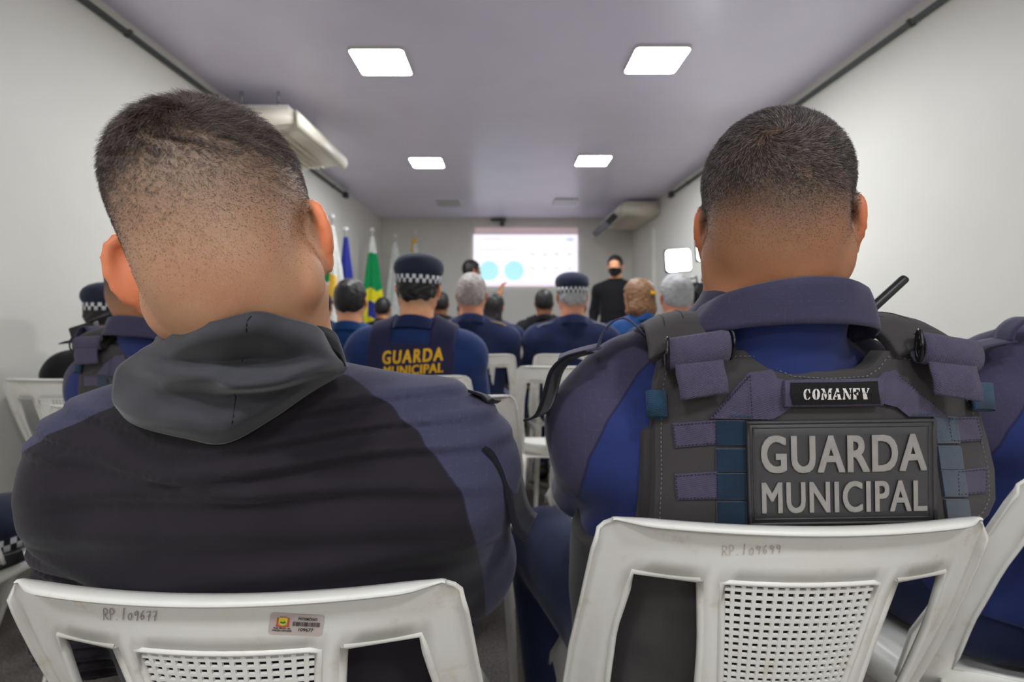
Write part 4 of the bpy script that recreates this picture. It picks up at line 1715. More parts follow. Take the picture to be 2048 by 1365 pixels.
# rows of webbing, loop tape columns
for pts in ([(1345, 848), (1434, 841), (1434, 890), (1350, 897)], [(1349, 950), (1436, 944), (1436, 1000), (1354, 1001)],
            [(1894, 836), (1956, 834), (1967, 882), (1902, 886)], [(1914, 942), (1975, 936), (1976, 986), (1916, 994)]):
    sewn('webbing_row', pts, 0.0026, 0.0026, M['web'], vest, 22, 0.0008)
    stitches(inset(pts, 4), 0.0034, vest, M['stitch'], True, 7, 4, 0.0005)
for x0, x1, sk, ys in ((1431, 1492, 2, ((842, 892), (899, 945), (948, 1001), (1005, 1078))), (1868, 1898, 14, ((834, 888), (893, 940), (941, 995), (1000, 1074)))):
    for a, b in ys:
        s0, s1 = sk * (a - 840) / 100.0, sk * (b - 840) / 100.0
        sewn('loop_tape', [(x0 + s0, a), (x1 + s0 + (18 if x0 > 1800 else 0), a), (x1 + s1 + (18 if x0 > 1800 else 0), b), (x0 + s1, b)], 0.0034, 0.0034, M['velcro'], vest, 22, 0.0014)
sewn('side_webbing', [(1312, 1052), (1430, 1046), (1430, 1085), (1316, 1085)], 0.003, 0.003, M['web'], vest, 22, 0.0008)


# rubber patch with a raised rim and raised letters
PC = [(1492, 843), (1870, 838), (1872, 1047), (1497, 1053)]


def patch_pt(u, v, off):
    x = (PC[0][0] * (1 - u) + PC[1][0] * u) * (1 - v) + (PC[3][0] * (1 - u) + PC[2][0] * u) * v
    y = (PC[0][1] * (1 - u) + PC[1][1] * u) * (1 - v) + (PC[3][1] * (1 - u) + PC[2][1] * u) * v
    return PV(x, y, 0.0055 + off)


def grid_poly(fn, n, m, name, mat, parent, thick):
    g = np.array([[fn(j / (m - 1), i / (n - 1)) for j in range(m)] for i in range(n)])
    return sheet(name, g, mat, parent, thick)


grid_poly(lambda u, v: patch_pt(u, v, 0.0), 8, 16, 'patch', M['rubber'], vest, 0.004)['label'] = 'black rubber patch'
bm = bmesh.new()
for k, r in ((0.010, 0.0016), (0.035, 0.0010)):
    ky = k * 1.8
    loop = [(k + (1 - 2 * k) * i / 14, ky) for i in range(15)] + [(1 - k, ky + (1 - 2 * ky) * i / 8) for i in range(1, 9)] + \
           [(1 - k - (1 - 2 * k) * i / 14, 1 - ky) for i in range(1, 15)] + [(k, 1 - ky - (1 - 2 * ky) * i / 8) for i in range(1, 9)]
    add_tube(bm, [patch_pt(u, v, 0.002) for u, v in loop], r, 6)
link('patch_rim', bm_mesh('patch_rim', bm), vest, M['rubber'])


def patch_word(body, u0, u1, v0, v1, arch=0.0, bold=0.030):
    me = bold_text(body, bold, bold * 0.6, 0.05, 1.10)
    fit_text(me, lambda u, v, w: patch_pt(u, v - arch * (2 * u - 1) ** 2, 0.002 + 0.0022 * (0.5 + w / 0.1)), u0, u1, v1, v0)
    o = link('lettering', me, vest, M['rubber_grey'])
    return o


patch_word('GUARDA', 0.075, 0.955, 0.145, 0.505, 0.01)
patch_word('MUNICIPAL', 0.075, 0.955, 0.585, 0.885, 0.0, 0.026)

# side tabs
for px0, px1, y0, y1 in ((1291, 1333, 782, 836), (1938, 1986, 767, 821)):
    pts = []
    bm = bmesh.new()
    n = 14
    sk = 6 if px0 > 1900 else 3
    A, B = [], []
    for i in range(n):
        a = 2 * math.pi * i / n
        A.append(PV((px0 + px1) / 2 + (px1 - px0) / 2 * math.cos(a), y0 - 2 * math.sin(a), 0.006 + 0.006 * math.sin(a)))
        B.append(PV((px0 + px1) / 2 + sk + (px1 - px0) / 2 * math.cos(a), y1 - 3 * math.sin(a), 0.006 + 0.007 * math.sin(a)))
    A = [bm.verts.new(p) for p in A]
    B = [bm.verts.new(p) for p in B]
    for i in range(n):
        bm.faces.new((A[i], A[(i + 1) % n], B[(i + 1) % n], B[i]))
    o = link('side_tab', bm_mesh('side_tab', bm), vest, M['tealweb'], True)
    s = o.modifiers.new('thickness', 'SOLIDIFY')
    s.thickness = 0.0015


def shoulder_rig(x, sgn, zs, tw):
    """Padded shoulder pad, folded webbing with its ladder-lock ring and sewn tail; x is the strap centre in world X."""
    def L(X, Y, Z):
        return (X - O2[0], Y + 0.012 - O2[1], Z - 0.004)
    path = [L(x + 0.004 * sgn, 0.553, 1.044 + zs), L(x, 0.570, 1.066 + zs), L(x - 0.006 * sgn, 0.60, 1.078 + zs), L(x - 0.012 * sgn, 0.645, 1.077 + zs), L(x - 0.016 * sgn, 0.71, 1.06 + zs), L(x - 0.02 * sgn, 0.78, 1.03 + zs)]
    o = ribbon('shoulder_pad', path, (1, 0.05 * sgn, -0.10 * sgn), 0.082, M['cordura'], vest, 0.017, n=30, nw=13, crown=0.012)
    b = o.modifiers.new('edge', 'BEVEL')
    b.width = 0.006
    b.segments = 3
    b.limit_method = 'ANGLE'
    b.angle_limit = math.radians(50)
    for k in (-0.022, 0.0, 0.022):
        bm = bmesh.new()
        P = catmull([tuple(p) for p in path], 30)[4:19] + np.array((k, 0, 0.0086 - 0.012 * (k / 0.041) ** 2 - 0.10 * sgn * k))
        add_tube(bm, [tuple(p) for p in P], 0.0011, 6)
        link('piping', bm_mesh('piping', bm), vest, M['label_black'])
    # webbing roll
    prof = []
    for i in range(27):
        a = math.radians(100 + 330 * i / 26)
        prof.append(L(x + tw, 0.541 - 0.0105 * math.cos(a) * -1, 1.046 + zs + 0.0165 * math.sin(a)))
    prof = [L(x + tw, 0.541 + 0.011 * math.cos(math.radians(60 + 300 * i / 26)), 1.044 + zs + 0.0165 * math.sin(math.radians(60 + 300 * i / 26))) for i in range(27)]
    ribbon('strap_roll', prof, (1, 0.05 * sgn, -0.16 * sgn), 0.066, M['web'], vest, 0.0026, n=40, nw=7)
    tail = [L(x + tw, 0.535, 1.036 + zs), L(x + tw, 0.5315, 1.022 + zs), L(x + tw + 0.003, 0.5305, 1.008 + zs), L(x + tw + 0.005, 0.5320, 0.994 + zs)]
    ribbon('strap_tail', tail, (1, 0.0, -0.16 * sgn), 0.053, M['web'], vest, 0.0026, n=14, nw=7)
    for e in ((-1, 1) if sgn < 0 else (-1,)):
        xx = x + tw + e * 0.034
        bm = bmesh.new()
        dz = -0.16 * sgn * e * 0.034
        ring = [L(xx + e * 0.0025 * math.cos(t), 0.536 - 0.007 * math.cos(t), 1.046 + zs + dz + 0.017 * math.sin(t)) for t in np.linspace(0, 2 * math.pi, 17)]
        add_tube(bm, ring, 0.0018, 8)
        link('strap_ring', bm_mesh('strap_ring', bm), vest, M['black'])


shoulder_rig(0.208, -1, 0.0, 0.004)
shoulder_rig(0.476, 1, -0.002, 0.012)

# radio clipped on his right-hand shoulder strap
rad_o = thing('two_way_radio', 'black radio antenna rising behind the right shoulder pad of the patch vest', 'radio', (0.455, 0.66, 1.05))
bm = bmesh.new()
a0, a1 = at(1738, 622, 0.66) - Vector((0.455, 0.66, 1.05)), at(1811, 556, 0.66) - Vector((0.455, 0.66, 1.05))
add_tube(bm, [a0 - (a1 - a0) * 0.35, a0, a1 - (a1 - a0) * 0.06, a1 - (a1 - a0) * 0.01, a1], [0.0068, 0.0066, 0.0060, 0.0052, 0.002], 14)
link('antenna', bm_mesh('antenna', bm), rad_o, M['black'], True)
bm = bmesh.new()
c = a0 - (a1 - a0) * 0.75
add_box(bm, (c.x + 0.002, c.y + 0.02, c.z - 0.03), (0.05, 0.032, 0.10), Matrix.Rotation(math.radians(48), 3, 'Y'), 0.006)
link('housing', bm_mesh('housing', bm), rad_o, M['black'])


# ---------------------------------------------------------------- near man on the left (hooded jacket)
O1 = (-0.284, 0.722, 0.0)
P1 = Pose(chest=(0.0, -0.085, 0.835), chest_r=(0.222, 0.130, 0.165), belly=(0, -0.03, 0.67), belly_r=(0.205, 0.145, 0.19),
          neck=(0.022, -0.150, 1.03), trap_dz=-0.092, trap_up=0.018, sh=0.176, sh_z=0.890, sh_y=-0.085, girdle=0.078, trap=(0.066, 0.058), deltoid=0.080,
          elbow=[(-0.262, -0.03, 0.68), (0.216, 0.05, 0.70)], arm_r=(0.074, 0.066, 0.034), leg_r=(0.096, 0.07, 0.046),
          pelvis_r=(0.20, 0.14, 0.11), hip=[(-0.105, 0.02, 0.54), (0.105, 0.02, 0.54)],
          head=(0.020, -0.232, 1.135), R=rot('Y', -15) @ rot('Z', 9), s=1.05, neck_r=(0.060, 0.068), ear=(60.0, 36.0), ear_s=(1.08, 0.84), occ=0.061)


def hatch1(q):
    return 0.95 * hatch(q, -0.088, 0.085)


man_l = thing('person', 'seated man in a dark hooded jacket, large back view at the left', 'person', O1)
me, V, Q, q = body_mesh(P1, 0.0042, hatch1)
link('body', me, man_l, M['skin_a'])


def stretch(P):
    """Tension folds running across the back and bunching above the chair."""
    x, y, z = P[:, 0], P[:, 1], P[:, 2]
    back = smooth(0.02, -0.06, y)
    s = 0.0
    for zz, amp, wd, sl, xc, xw in ((0.985, 0.004, 0.007, 0.10, 0.10, 0.16), (0.962, 0.004, 0.006, 0.05, 0.13, 0.15), (0.935, 0.0045, 0.007, 0.06, 0.10, 0.2), (0.905, 0.004, 0.008, 0.02, 0.02, 0.24),
                                    (0.968, 0.004, 0.006, -0.12, -0.16, 0.10), (0.945, 0.004, 0.006, -0.14, -0.20, 0.09), (0.925, 0.003, 0.006, -0.05, -0.14, 0.16),
                                    (0.862, 0.003, 0.012, 0.03, 0.0, 0.25), (0.822, 0.003, 0.012, 0.05, 0.1, 0.22), (0.80, 0.0035, 0.012, -0.02, -0.1, 0.22)):
        d = z - (zz + sl * (x - xc) - 0.35 * (x - xc) ** 2)
        s = s + amp * (np.exp(-(d / wd) ** 2) - 0.6 * np.exp(-((d + 1.7 * wd) / wd) ** 2)) * np.exp(-((x - xc) / xw) ** 4)
    bunch = 0.004 * np.sin(z * 330 + 8 * x) * smooth(0.825, 0.79, z) * smooth(0.16, 0.26, -x)
    return 1.5 * s * back + bunch + folds(P, 0.0022)


me, V1, Q1 = cloth_mesh('jacket', P1.torso() + P1.arms(1.0, True), 0.014, 0.0055, lambda P: 0.56 - P[:, 2], stretch)
s_l = [(0.70, -0.60), (0.915, -0.60), (0.92, -0.262), (0.944, -0.222), (0.97, -0.165), (0.994, -0.113), (1.02, -0.05)]
s_r = [(0.70, 0.255), (0.825, 0.250), (0.89, 0.236), (0.949, 0.190), (0.985, 0.145), (1.009, 0.105), (1.03, 0.04)]
fattr(me, 'panel', panel_seam(V1, s_l, s_r))
jacket = link('jacket', me, man_l, M['jacket'])
me, _, _ = cloth_mesh('trousers', [ell(P1.pelvis, P1.pelvis_r)] + P1.legs(), 0.012, 0.009, lambda P: np.maximum(P[:, 2] - 0.64, 0.11 - P[:, 2]), lambda P: folds(P, 0.005))
link('trousers', me, man_l, M['trouser'])
make_shoes(P1, man_l)
strands('hair', man_l, (V, Q, q), P1, (0.012, -0.066, 0.098),
        lambda q: (0.35 + 0.65 * smooth(0.035, 0.095, q[:, 2] + 0.25 * np.maximum(0, -q[:, 0]) * 0)) * hatch(q, -0.05, 0.03) ** 2.2 * (np.abs(q[:, 0]) < 0.079),
        lambda q: 0.0012 + 0.0135 * smooth(0.045, 0.118, q[:, 2] - 0.2 * np.maximum(0, q[:, 1])) + 0.002 * smooth(0.0, 0.06, q[:, 2]), 56000, M['fibre2'], 0.00011, 75, 0.7, 9, 0.6)


def W1(px, py, Y):
    return np.array(at(px, py, Y)) - np.array(O1)


HOOD = [
    [(316, 676, .480), (350, 656, .425), (430, 643, .395), (510, 624, .395), (575, 638, .420), (632, 656, .462), (668, 700, .515)],
    [(306, 690, .475), (340, 690, .425), (425, 678, .395), (503, 668, .392), (578, 675, .412), (645, 694, .455), (682, 724, .505)],
    [(285, 704, .480), (338, 718, .436), (420, 722, .418), (494, 722, .424), (578, 720, .430), (645, 716, .450), (688, 729, .498)],
    [(258, 720, .482), (332, 744, .424), (412, 758, .396), (480, 770, .390), (566, 760, .399), (640, 738, .440), (690, 735, .493)],
    [(238, 742, .488), (305, 774, .450), (395, 788, .432), (470, 788, .430), (560, 776, .436), (634, 754, .452), (688, 740, .490)],
    [(230, 790, .485), (282, 828, .448), (375, 848, .428), (462, 846, .422), (548, 808, .434), (620, 772, .458), (684, 744, .490)],
    [(236, 815, .489), (272, 848, .466), (370, 874, .450), (452, 884, .446), (545, 834, .456), (615, 786, .470), (680, 748, .492)],
]
cg = np.array([[W1(p[0], p[1], p[2] + 0.017 + 0.013 * i / 6) for p in row] for i, row in enumerate(HOOD)])
g = catmull(cg, 60)
g = np.swapaxes(catmull(np.swapaxes(g, 0, 1), 72), 0, 1)
n, m = g.shape[:2]
for i in range(n):
    for j in range(m):
        v, u = i / (n - 1), j / (m - 1)
        w = 0.0030 * math.sin(9 * u + 7 * v + 2 * math.sin(5 * v)) + 0.0022 * math.sin(19 * u - 9 * v) + 0.0012 * math.sin(31 * u + 17 * v)
        seam = 0.0012 * math.exp(-((u - 0.5 - 0.05 * math.sin(5 * v)) / 0.008) ** 2)
        g[i, j, 1] += (w + seam) * math.sin(math.pi * v)
hood = sheet('hood', g, M['hood'], jacket, 0.004)
hood['label'] = 'charcoal hood folded down'
for u0, v0, v1 in ((0.50, 0.04, 0.46), (0.49, 0.54, 0.97)):
    bm = bmesh.new()
    pts = []
    for k in range(14):
        v = v0 + (v1 - v0) * k / 13
        u = u0 - 0.02 * math.sin(6 * v)
        i, j = int(v * (n - 1)), int(u * (m - 1))
        pts.append(tuple(g[i, j] + np.array((0, -0.0017, 0))))
    add_tube(bm, pts, 0.0009, 5)
    link('seam', bm_mesh('seam', bm), hood, M['label_black'])
# inner layer of the hood standing up beside the neck on the right
g2 = catmull(np.array([[W1(*p) for p in r] for r in (
    [(600, 655, .47), (640, 655, .50), (668, 668, .525), (682, 700, .54)],
    [(610, 668, .47), (648, 672, .495), (674, 690, .515), (688, 722, .525)],
    [(625, 690, .48), (655, 696, .495), (676, 712, .508), (688, 734, .512)])]), 14)
g2 = np.swapaxes(catmull(np.swapaxes(g2, 0, 1), 18), 0, 1)
sheet('hood_lining', g2, M['black_cloth'], jacket, 0.004)
ribbon('shoulder_flap', [W1(946, 784, 0.64), W1(970, 793, 0.64), W1(982, 805, 0.645), W1(994, 800, 0.65)], (0.2, 1, -0.2), 0.05, M['flap'], jacket, 0.003)
ribbon('sleeve_flap', [W1(985, 880, 0.60), W1(1006, 905, 0.605), W1(1022, 940, 0.61), W1(1032, 985, 0.615), W1(1040, 1022, 0.62), W1(1050, 1044, 0.622), W1(1062, 1054, 0.625)], (0.25, 1, 0), 0.08, M['flap'], jacket, 0.003)

# ---------------------------------------------------------------- people farther away, shared figures
from mathutils.bvhtree import BVHTree

GP = Pose()


def fade_far(q):
    return hatch(q, -0.07, 0.01)


me_body, _, _, _ = body_mesh(GP, 0.0072, fade_far, 'seated_body')
me_shirt, _, _ = cloth_mesh('seated_shirt', GP.torso() + GP.arms(0.9, False), 0.013, 0.010, lambda P: 0.56 - P[:, 2], lambda P: folds(P, 0.004))
fattr(me_shirt, 'panel', np.full(len(me_shirt.vertices), -1.0))
me_trou, _, _ = cloth_mesh('seated_trousers', [ell(GP.pelvis, GP.pelvis_r)] + GP.legs(), 0.012, 0.012, lambda P: np.maximum(P[:, 2] - 0.64, 0.11 - P[:, 2]), lambda P: folds(P, 0.004))


def lump(P, a=0.003):
    return a * (np.sin(P[:, 0] * 130 + 3 * np.sin(P[:, 2] * 60)) * np.sin(P[:, 2] * 110 + 2) + np.sin(P[:, 1] * 150 + P[:, 0] * 40))


def hair_mesh(pose, kind):
    def E(c, r, k=0.02):
        return ell(np.array(pose.head, np.float32) + pose.R @ (np.array(c, np.float32) * pose.s), np.array(r) * pose.s, k, pose.R)
    skull = [E((0, -0.008, 0.050), (0.0775, 0.097, 0.084)), E((0, -0.043, 0.0), (0.067, 0.057, 0.061), 0.03)]

    def cl(P):
        q = pose.to_head(P.astype(np.float32))
        if kind == 'short':
            return np.maximum(0.006 - (-0.62 * q[:, 1] + 0.78 * q[:, 2]), -0.055 - q[:, 2])
        if kind == 'rim':
            return np.maximum(0.002 - (-0.62 * q[:, 1] + 0.78 * q[:, 2]), -0.06 - q[:, 2])
        return np.maximum(0.02 - (-0.55 * q[:, 1] + 0.8 * np.maximum(q[:, 2], 0.035)), -(q[:, 2] + (0.13 if kind == 'bob' else 0.23)))
    if kind == 'bob':
        skull = [E((0, -0.015, 0.045), (0.092, 0.108, 0.095)), E((0, -0.045, -0.06), (0.102, 0.075, 0.085), 0.05)]
    if kind == 'long':
        skull = [E((0, -0.015, 0.045), (0.086, 0.104, 0.090)), E((0, -0.060, -0.10), (0.082, 0.05, 0.14), 0.05)]
    t = {'short': 0.007, 'rim': 0.004, 'bob': 0.004, 'long': 0.004}[kind]
    me, _, _ = cloth_mesh('hair_' + kind, skull, t, 0.0055, cl, lambda P: lump(P, 0.0016 if kind == 'short' else 0.0028))
    return me


ME_HAIR = {k: hair_mesh(GP, k) for k in ('short', 'rim', 'bob', 'long')}


def collar_proto():
    o = collar(None, (0.0, -0.092), (0.074, 0.078), (0.098, 0.090), 1.100, 1.050, 0.050, M['collar'])
    me = o.data
    bpy.data.objects.remove(o)
    return me


me_collar = collar_proto()


def shoes_proto(pose):
    out = []
    for a in pose.ankle:
        pr = [cone((a[0], a[1], 0.12), (a[0], a[1], 0.05), 0.047, 0.045), cone((a[0], a[1] - 0.035, 0.050), (a[0] * 1.12, a[1] + 0.15, 0.036), 0.044, 0.036, 0.03)]
        out.append(cloth_mesh('shoe', pr, 0.004, 0.010, lambda P: np.maximum(0.002 - P[:, 2], P[:, 2] - 0.15))[0])
    return out


me_shoes = shoes_proto(GP)
me_vest, VV, VQ = cloth_mesh('cloth_vest', GP.torso(), 0.026, 0.008, lambda P: np.maximum(np.maximum(0.60 - P[:, 2], np.abs(P[:, 0]) - 0.165 + 0.10 * smooth(0.78, 0.72, P[:, 2]) * 0), np.minimum(P[:, 2] - 0.985, 0.075 - np.abs(P[:, 0])) * 0.7), lambda P: folds(P, 0.003))
bvh_vest = BVHTree.FromPolygons([tuple(v) for v in VV], [tuple(f) for f in VQ])


# ---------------------------------------------------------------- checkered cap
def cap_parts(parent, head=(0, -0.055, 1.185), s=1.0, dz=0.0):
    """Soft navy cap: round crown, band with two rows of white and dark checks, curved visor."""
    H = Vector(head)

    def ring(rx, ry, z, n=44):
        return [(rx * math.cos(2 * math.pi * k / n) * s, (-0.008 + ry * math.sin(2 * math.pi * k / n)) * s, (z + dz) * s) for k in range(n)]

    def loft(rings, close_top=False):
        n = len(rings[0])
        V = [tuple(H + Vector(p)) for r in rings for p in r]
        Q = [(i * n + k, i * n + (k + 1) % n, (i + 1) * n + (k + 1) % n, (i + 1) * n + k) for i in range(len(rings) - 1) for k in range(n)]
        return V, Q
    prof = [(0.088, 0.106, 0.062), (0.094, 0.113, 0.072), (0.098, 0.117, 0.088), (0.096, 0.114, 0.106), (0.087, 0.103, 0.124), (0.070, 0.083, 0.138), (0.047, 0.056, 0.147), (0.02, 0.024, 0.151), (0.001, 0.001, 0.152)]
    V, Q = loft([ring(*p) for p in prof])
    link('crown', mesh_np('crown', V, Q), parent, M['cap'])
    V, Q = loft([ring(0.089, 0.107, z) for z in (0.030, 0.046, 0.062)])
    me = mesh_np('check_band', V, Q)
    me.materials.append(M['check_w'])
    me.materials.append(M['check_k'])
    for p in me.polygons:
        i, k = p.index // 44, p.index % 44
        p.material_index = (i + k) % 2
    o = link('check_band', me, parent)
    o.modifiers.new('thickness', 'SOLIDIFY').thickness = 0.003
    g = np.zeros((7, 17, 3))
    for i in range(7):
        v = i / 6
        for j in range(17):
            a = math.radians(25 + 130 * j / 16)
            rr = 1 + v * 0.62 * math.sin((a - math.radians(25)) / math.radians(130) * math.pi) ** 0.7
            g[i, j] = (0.086 * math.cos(a) * (1 + 0.1 * v) * s, (-0.008 + 0.104 * math.sin(a) * rr) * s, (0.036 + dz - 0.03 * v - 0.02 * math.cos(a) ** 2) * s)
    sheet('visor', g + np.array(H), M['black'], parent, 0.003)


def person(px, Y, s, yaw, sk, shirt, label, hair=None, hmat=None, cap=False, vest=None, group=None, cx=None, coll=None, x=None, roll=0):
    X = x if x is not None else (px - CX) * Y / FPX
    t = thing('person', label, 'person', (X, Y + 0.055 * s, 0), math.radians(yaw), group)
    t.rotation_euler[1] = math.radians(roll)
    t.scale = (s, s, s)

    def part(name, me, mat):
        o = bpy.data.objects.new(name, me)
        COL.objects.link(o)
        o.parent = t
        if not me.materials:
            me.materials.append(mat)
        recolor(o, mat)
        return o
    part('body', me_body, M[sk])
    so = part('shirt', me_shirt, M[shirt])
    c = part('collar', me_collar, M[coll or shirt])
    c.parent = so
    part('trousers', me_trou, M['trouser'])
    for ms in me_shoes:
        part('shoe', ms, M['shoe'])
    if hair:
        part('hair', ME_HAIR[hair], M[hmat or 'hair_dark'])
    if cap:
        cap_parts(t)
    if vest:
        part('vest', me_vest, M[vest])
    return t


pv = person(0, 1.955, 0.985, -3, 'skin_a', 'navy_b', 'seated man in a navy vest with yellow lettering and a checkered cap', 'rim', 'hair_dark', True, 'navy_c', x=-0.375, coll='navy_a', roll=2)


def vest_word(body, u0, u1, v0, v1, sp=1.0, bold=0.035):
    vest_o = [c for c in pv.children if c.name.startswith('vest')][0]
    me = bold_text(body, 0.04, 0.02, 0.0, sp * 1.08)
    n = len(me.vertices)

    def fn(u, v, w):
        v = v + 0.10 * (u - u0)
        h = bvh_vest.ray_cast(Vector((u, -1.0, v)), Vector((0, 1, 0)))
        return (u, (h[0].y if h[0] else -0.2) - 0.003, v)
    fit_text(me, fn, u0, u1, v0, v1)
    link('lettering', me, vest_o, M['print_yellow'])


vest_word('GUARDA', -0.098, 0.128, 0.905, 0.955, 1.15)
vest_word('MUNICIPAL', -0.092, 0.130, 0.862, 0.898, 1.0)
vest_word('VÁRZEA GRANDE', -0.088, 0.132, 0.826, 0.856, 1.0)

person(700, 2.62, 0.955, 4, 'skin_a', 'teal_cloth', 'seated man with thick black hair and blue shirt left of the yellow lettered vest', 'short', 'hair_dark')
person(645, 4.10, 0.95, 0, 'skin_b', 'navy_a', 'dark haired person far back beside the left wall, beyond the hooded man', 'short', 'hair_dark')
person(766, 5.20, 0.945, 0, 'skin_b', 'black_cloth', 'dark haired person behind the cap wearer, partly hidden by his left ear', 'short', 'hair_dark')
person(853, 4.35, 0.95, -30, 'skin_a', 'black_cloth', 'short haired person with head turned, right of the checkered cap', 'short', 'hair_dark')
person(881, 5.05, 0.985, 0, 'skin_d', 'black_cloth', 'black haired person far back between the cap wearer and the grey haired man', 'short', 'hair_dark')
person(943, 2.83, 0.99, 0, 'skin_c', 'navy_a', 'grey haired man in navy shirt with gold shoulder boards, right of the lettered vest', 'short', 'hair_grey')
person(992, 4.30, 0.95, -15, 'skin_b', 'navy_a', 'person with long black hair beyond the grey haired man', 'long', 'hair_dark')
person(1088, 4.60, 0.985, 0, 'skin_d', 'black_cloth', 'short haired man in black jacket below the screen, centre of the room', 'short', 'hair_dark', vest='black_cloth')
pc = person(1144, 2.83, 0.985, 0, 'skin_c', 'navy_a', 'grey haired man in navy shirt wearing a checkered cap, right of the aisle', 'rim', 'hair_silver', True, x=0.378)
person(1150, 3.72, 0.945, 0, 'skin_b', 'black_cloth', 'dark shirted person mostly hidden in front of the right checkered cap', 'short', 'hair_dark')
wb = person(1268, 3.40, 0.995, 28, 'skin_c', 'teal_cloth', 'woman with brown bobbed hair and a small hair clip', 'bob', 'hair_brown')
person(1352, 2.66, 0.978, 0, 'skin_c', 'navy_a', 'seated man with cropped silver hair beneath the bright video light', 'short', 'hair_silver')
person(1412, 3.86, 0.965, 180, 'skin_c', 'black_cloth', 'camera operator in black facing the audience beside the right wall', 'short', 'hair_dark')
person(222, 1.95, 0.90, 0, 'skin_b', 'black_cloth', 'person in a checkered cap at far left behind the vest wearer', 'rim', 'hair_dark', True, x=-1.53)

bm = bmesh.new()
add_box(bm, (0.02, -0.185, 1.225), (0.045, 0.012, 0.022), None, 0.004)
link('hair_clip', bm_mesh('hair_clip', bm), wb, M['print_yellow'])


def boards(p, mat):
    so = [c for c in p.children if c.name.startswith('shirt')][0]
    for q in (-1, 1):
        ribbon('shoulder_board', [(q * 0.085, -0.085, 1.052), (q * 0.13, -0.085, 1.043), (q * 0.18, -0.082, 1.030), (q * 0.222, -0.078, 1.004)], (0, 1, -0.1), 0.055, mat, so, 0.006, n=10, nw=3)


gold = plain('gold_braid', (196, 158, 66), 0.6, var=0.4, nscale=160)
silver = plain('silver_braid', (150, 150, 150), 0.6, var=0.4, nscale=160)
for p in [o for o in bpy.data.objects if o.get('category') == 'person']:
    if 'gold shoulder boards' in p['label']:
        boards(p, gold)
boards(pc, silver)

# the left vest wearer and the man at the right edge repeat the near right man's figure
lv = copy_tree(man_r)
lv.location = (-0.950, 1.43, 0)
lv.rotation_euler = (0, math.radians(4.5), math.radians(-2))
lv.scale = (1.06, 0.965, 0.965)
for o in list(lv.children_recursive):
    if o.name.startswith('sleeve_flap'):
        bpy.data.objects.remove(o)
lv['label'] = 'seated man in a black vest with small white label, beyond the hooded man'
er = copy_tree(man_r, None, ('vest',))
er.location = (0.985, 0.945, 0)
er['label'] = 'man in navy shirt with raised shoulder loop, cut off by the right edge'
rad2 = copy_tree(rad_o)
rad2.location = (-1.14, 1.36, 1.05)
rad2.scale = (0.7, 0.7, 0.7)
rad2.rotation_euler = (0, math.radians(25), 0)
rad2['label'] = 'black radio on the shoulder strap of the left vest wearer'


# ---------------------------------------------------------------- standing figures at the front
def standing(**k):
    p = Pose(chest=(0, -0.005, 1.245), chest_r=(0.175, 0.115, 0.19), belly=(0, 0.01, 1.07), belly_r=(0.155, 0.11, 0.16), pelvis=(0, 0, 0.95), pelvis_r=(0.165, 0.115, 0.12),
             neck=(0, -0.025, 1.425), sh=0.165, sh_z=1.345, sh_y=-0.01, girdle=0.062, deltoid=0.062,
             elbow=[(-0.245, -0.02, 1.10), (0.245, -0.02, 1.10)], wrist=[(-0.25, 0.06, 0.86), (0.25, 0.06, 0.86)],
             hand_d=[(0.02, 0.15, -1), (-0.02, 0.15, -1)], hand_up=[(-1, 0, 0), (1, 0, 0)],
             hip=[(-0.09, 0, 0.92), (0.09, 0, 0.92)], knee=[(-0.10, 0.015, 0.50), (0.10, 0.015, 0.50)], ankle=[(-0.105, -0.02, 0.09), (0.105, -0.02, 0.09)],
             leg_r=(0.085, 0.06, 0.042), head=(0, 0.005, 1.575))
    p.__dict__.update(k)
    return p


def standing_person(pose, loc, yaw, sk, shirt, trousers, label, long_sleeve):
    t = thing('person', label, 'person', loc, math.radians(yaw))
    me, _, _, _ = body_mesh(pose, 0.0068, fade_far)
    link('body', me, t, M[sk])
    me, _, _ = cloth_mesh('shirt', pose.torso() + pose.arms(1.0 if long_sleeve else 0.8, long_sleeve), 0.011, 0.010, lambda P: 0.93 - P[:, 2], lambda P: folds(P, 0.004))
    fattr(me, 'panel', np.full(len(me.vertices), -1.0))
    link('shirt', me, t, M[shirt])
    me, _, _ = cloth_mesh('trousers', [ell(pose.pelvis, pose.pelvis_r)] + pose.legs(), 0.012, 0.012, lambda P: np.maximum(P[:, 2] - 1.0, 0.08 - P[:, 2]), lambda P: folds(P, 0.004))
    link('trousers', me, t, M[trousers])
    for ms in shoes_proto(pose):
        link('shoe', ms, t, M['shoe'])
    link('hair', hair_mesh(pose, 'short'), t, M['hair_dark'])
    return t


ps = standing(elbow=[(-0.245, -0.02, 1.10), (0.20, 0.17, 1.17)], wrist=[(-0.25, 0.06, 0.86), (0.10, 0.33, 1.33)], hand_d=[(0.02, 0.15, -1), (-0.1, 0.35, 1)], hand_up=[(-1, 0, 0), (0, -1, 0.3)])
standing_person(ps, (-0.395, 5.85, 0), -62, 'skin_b', 'navy_b', 'trouser', 'presenter in navy standing beside the screen with a hand raised', False)
pb = standing(head=(0, 0.005, 1.60), neck=(0, -0.025, 1.44))
sb = standing_person(pb, (1.235, 5.6, 0), 158, 'skin_a', 'black_cloth', 'black_cloth', 'standing man dressed in black with a dark mask, right of the screen', True)


def mask_clip(P):
    q = pb.to_head(P.astype(np.float32))
    return np.maximum(np.maximum(q[:, 2] + 0.012, -0.105 - q[:, 2]), 0.01 - q[:, 1])


me, _, _ = cloth_mesh('face_mask', pb.headp()[:13], 0.005, 0.005, mask_clip)
link('face_mask', me, sb, M['black_cloth'])


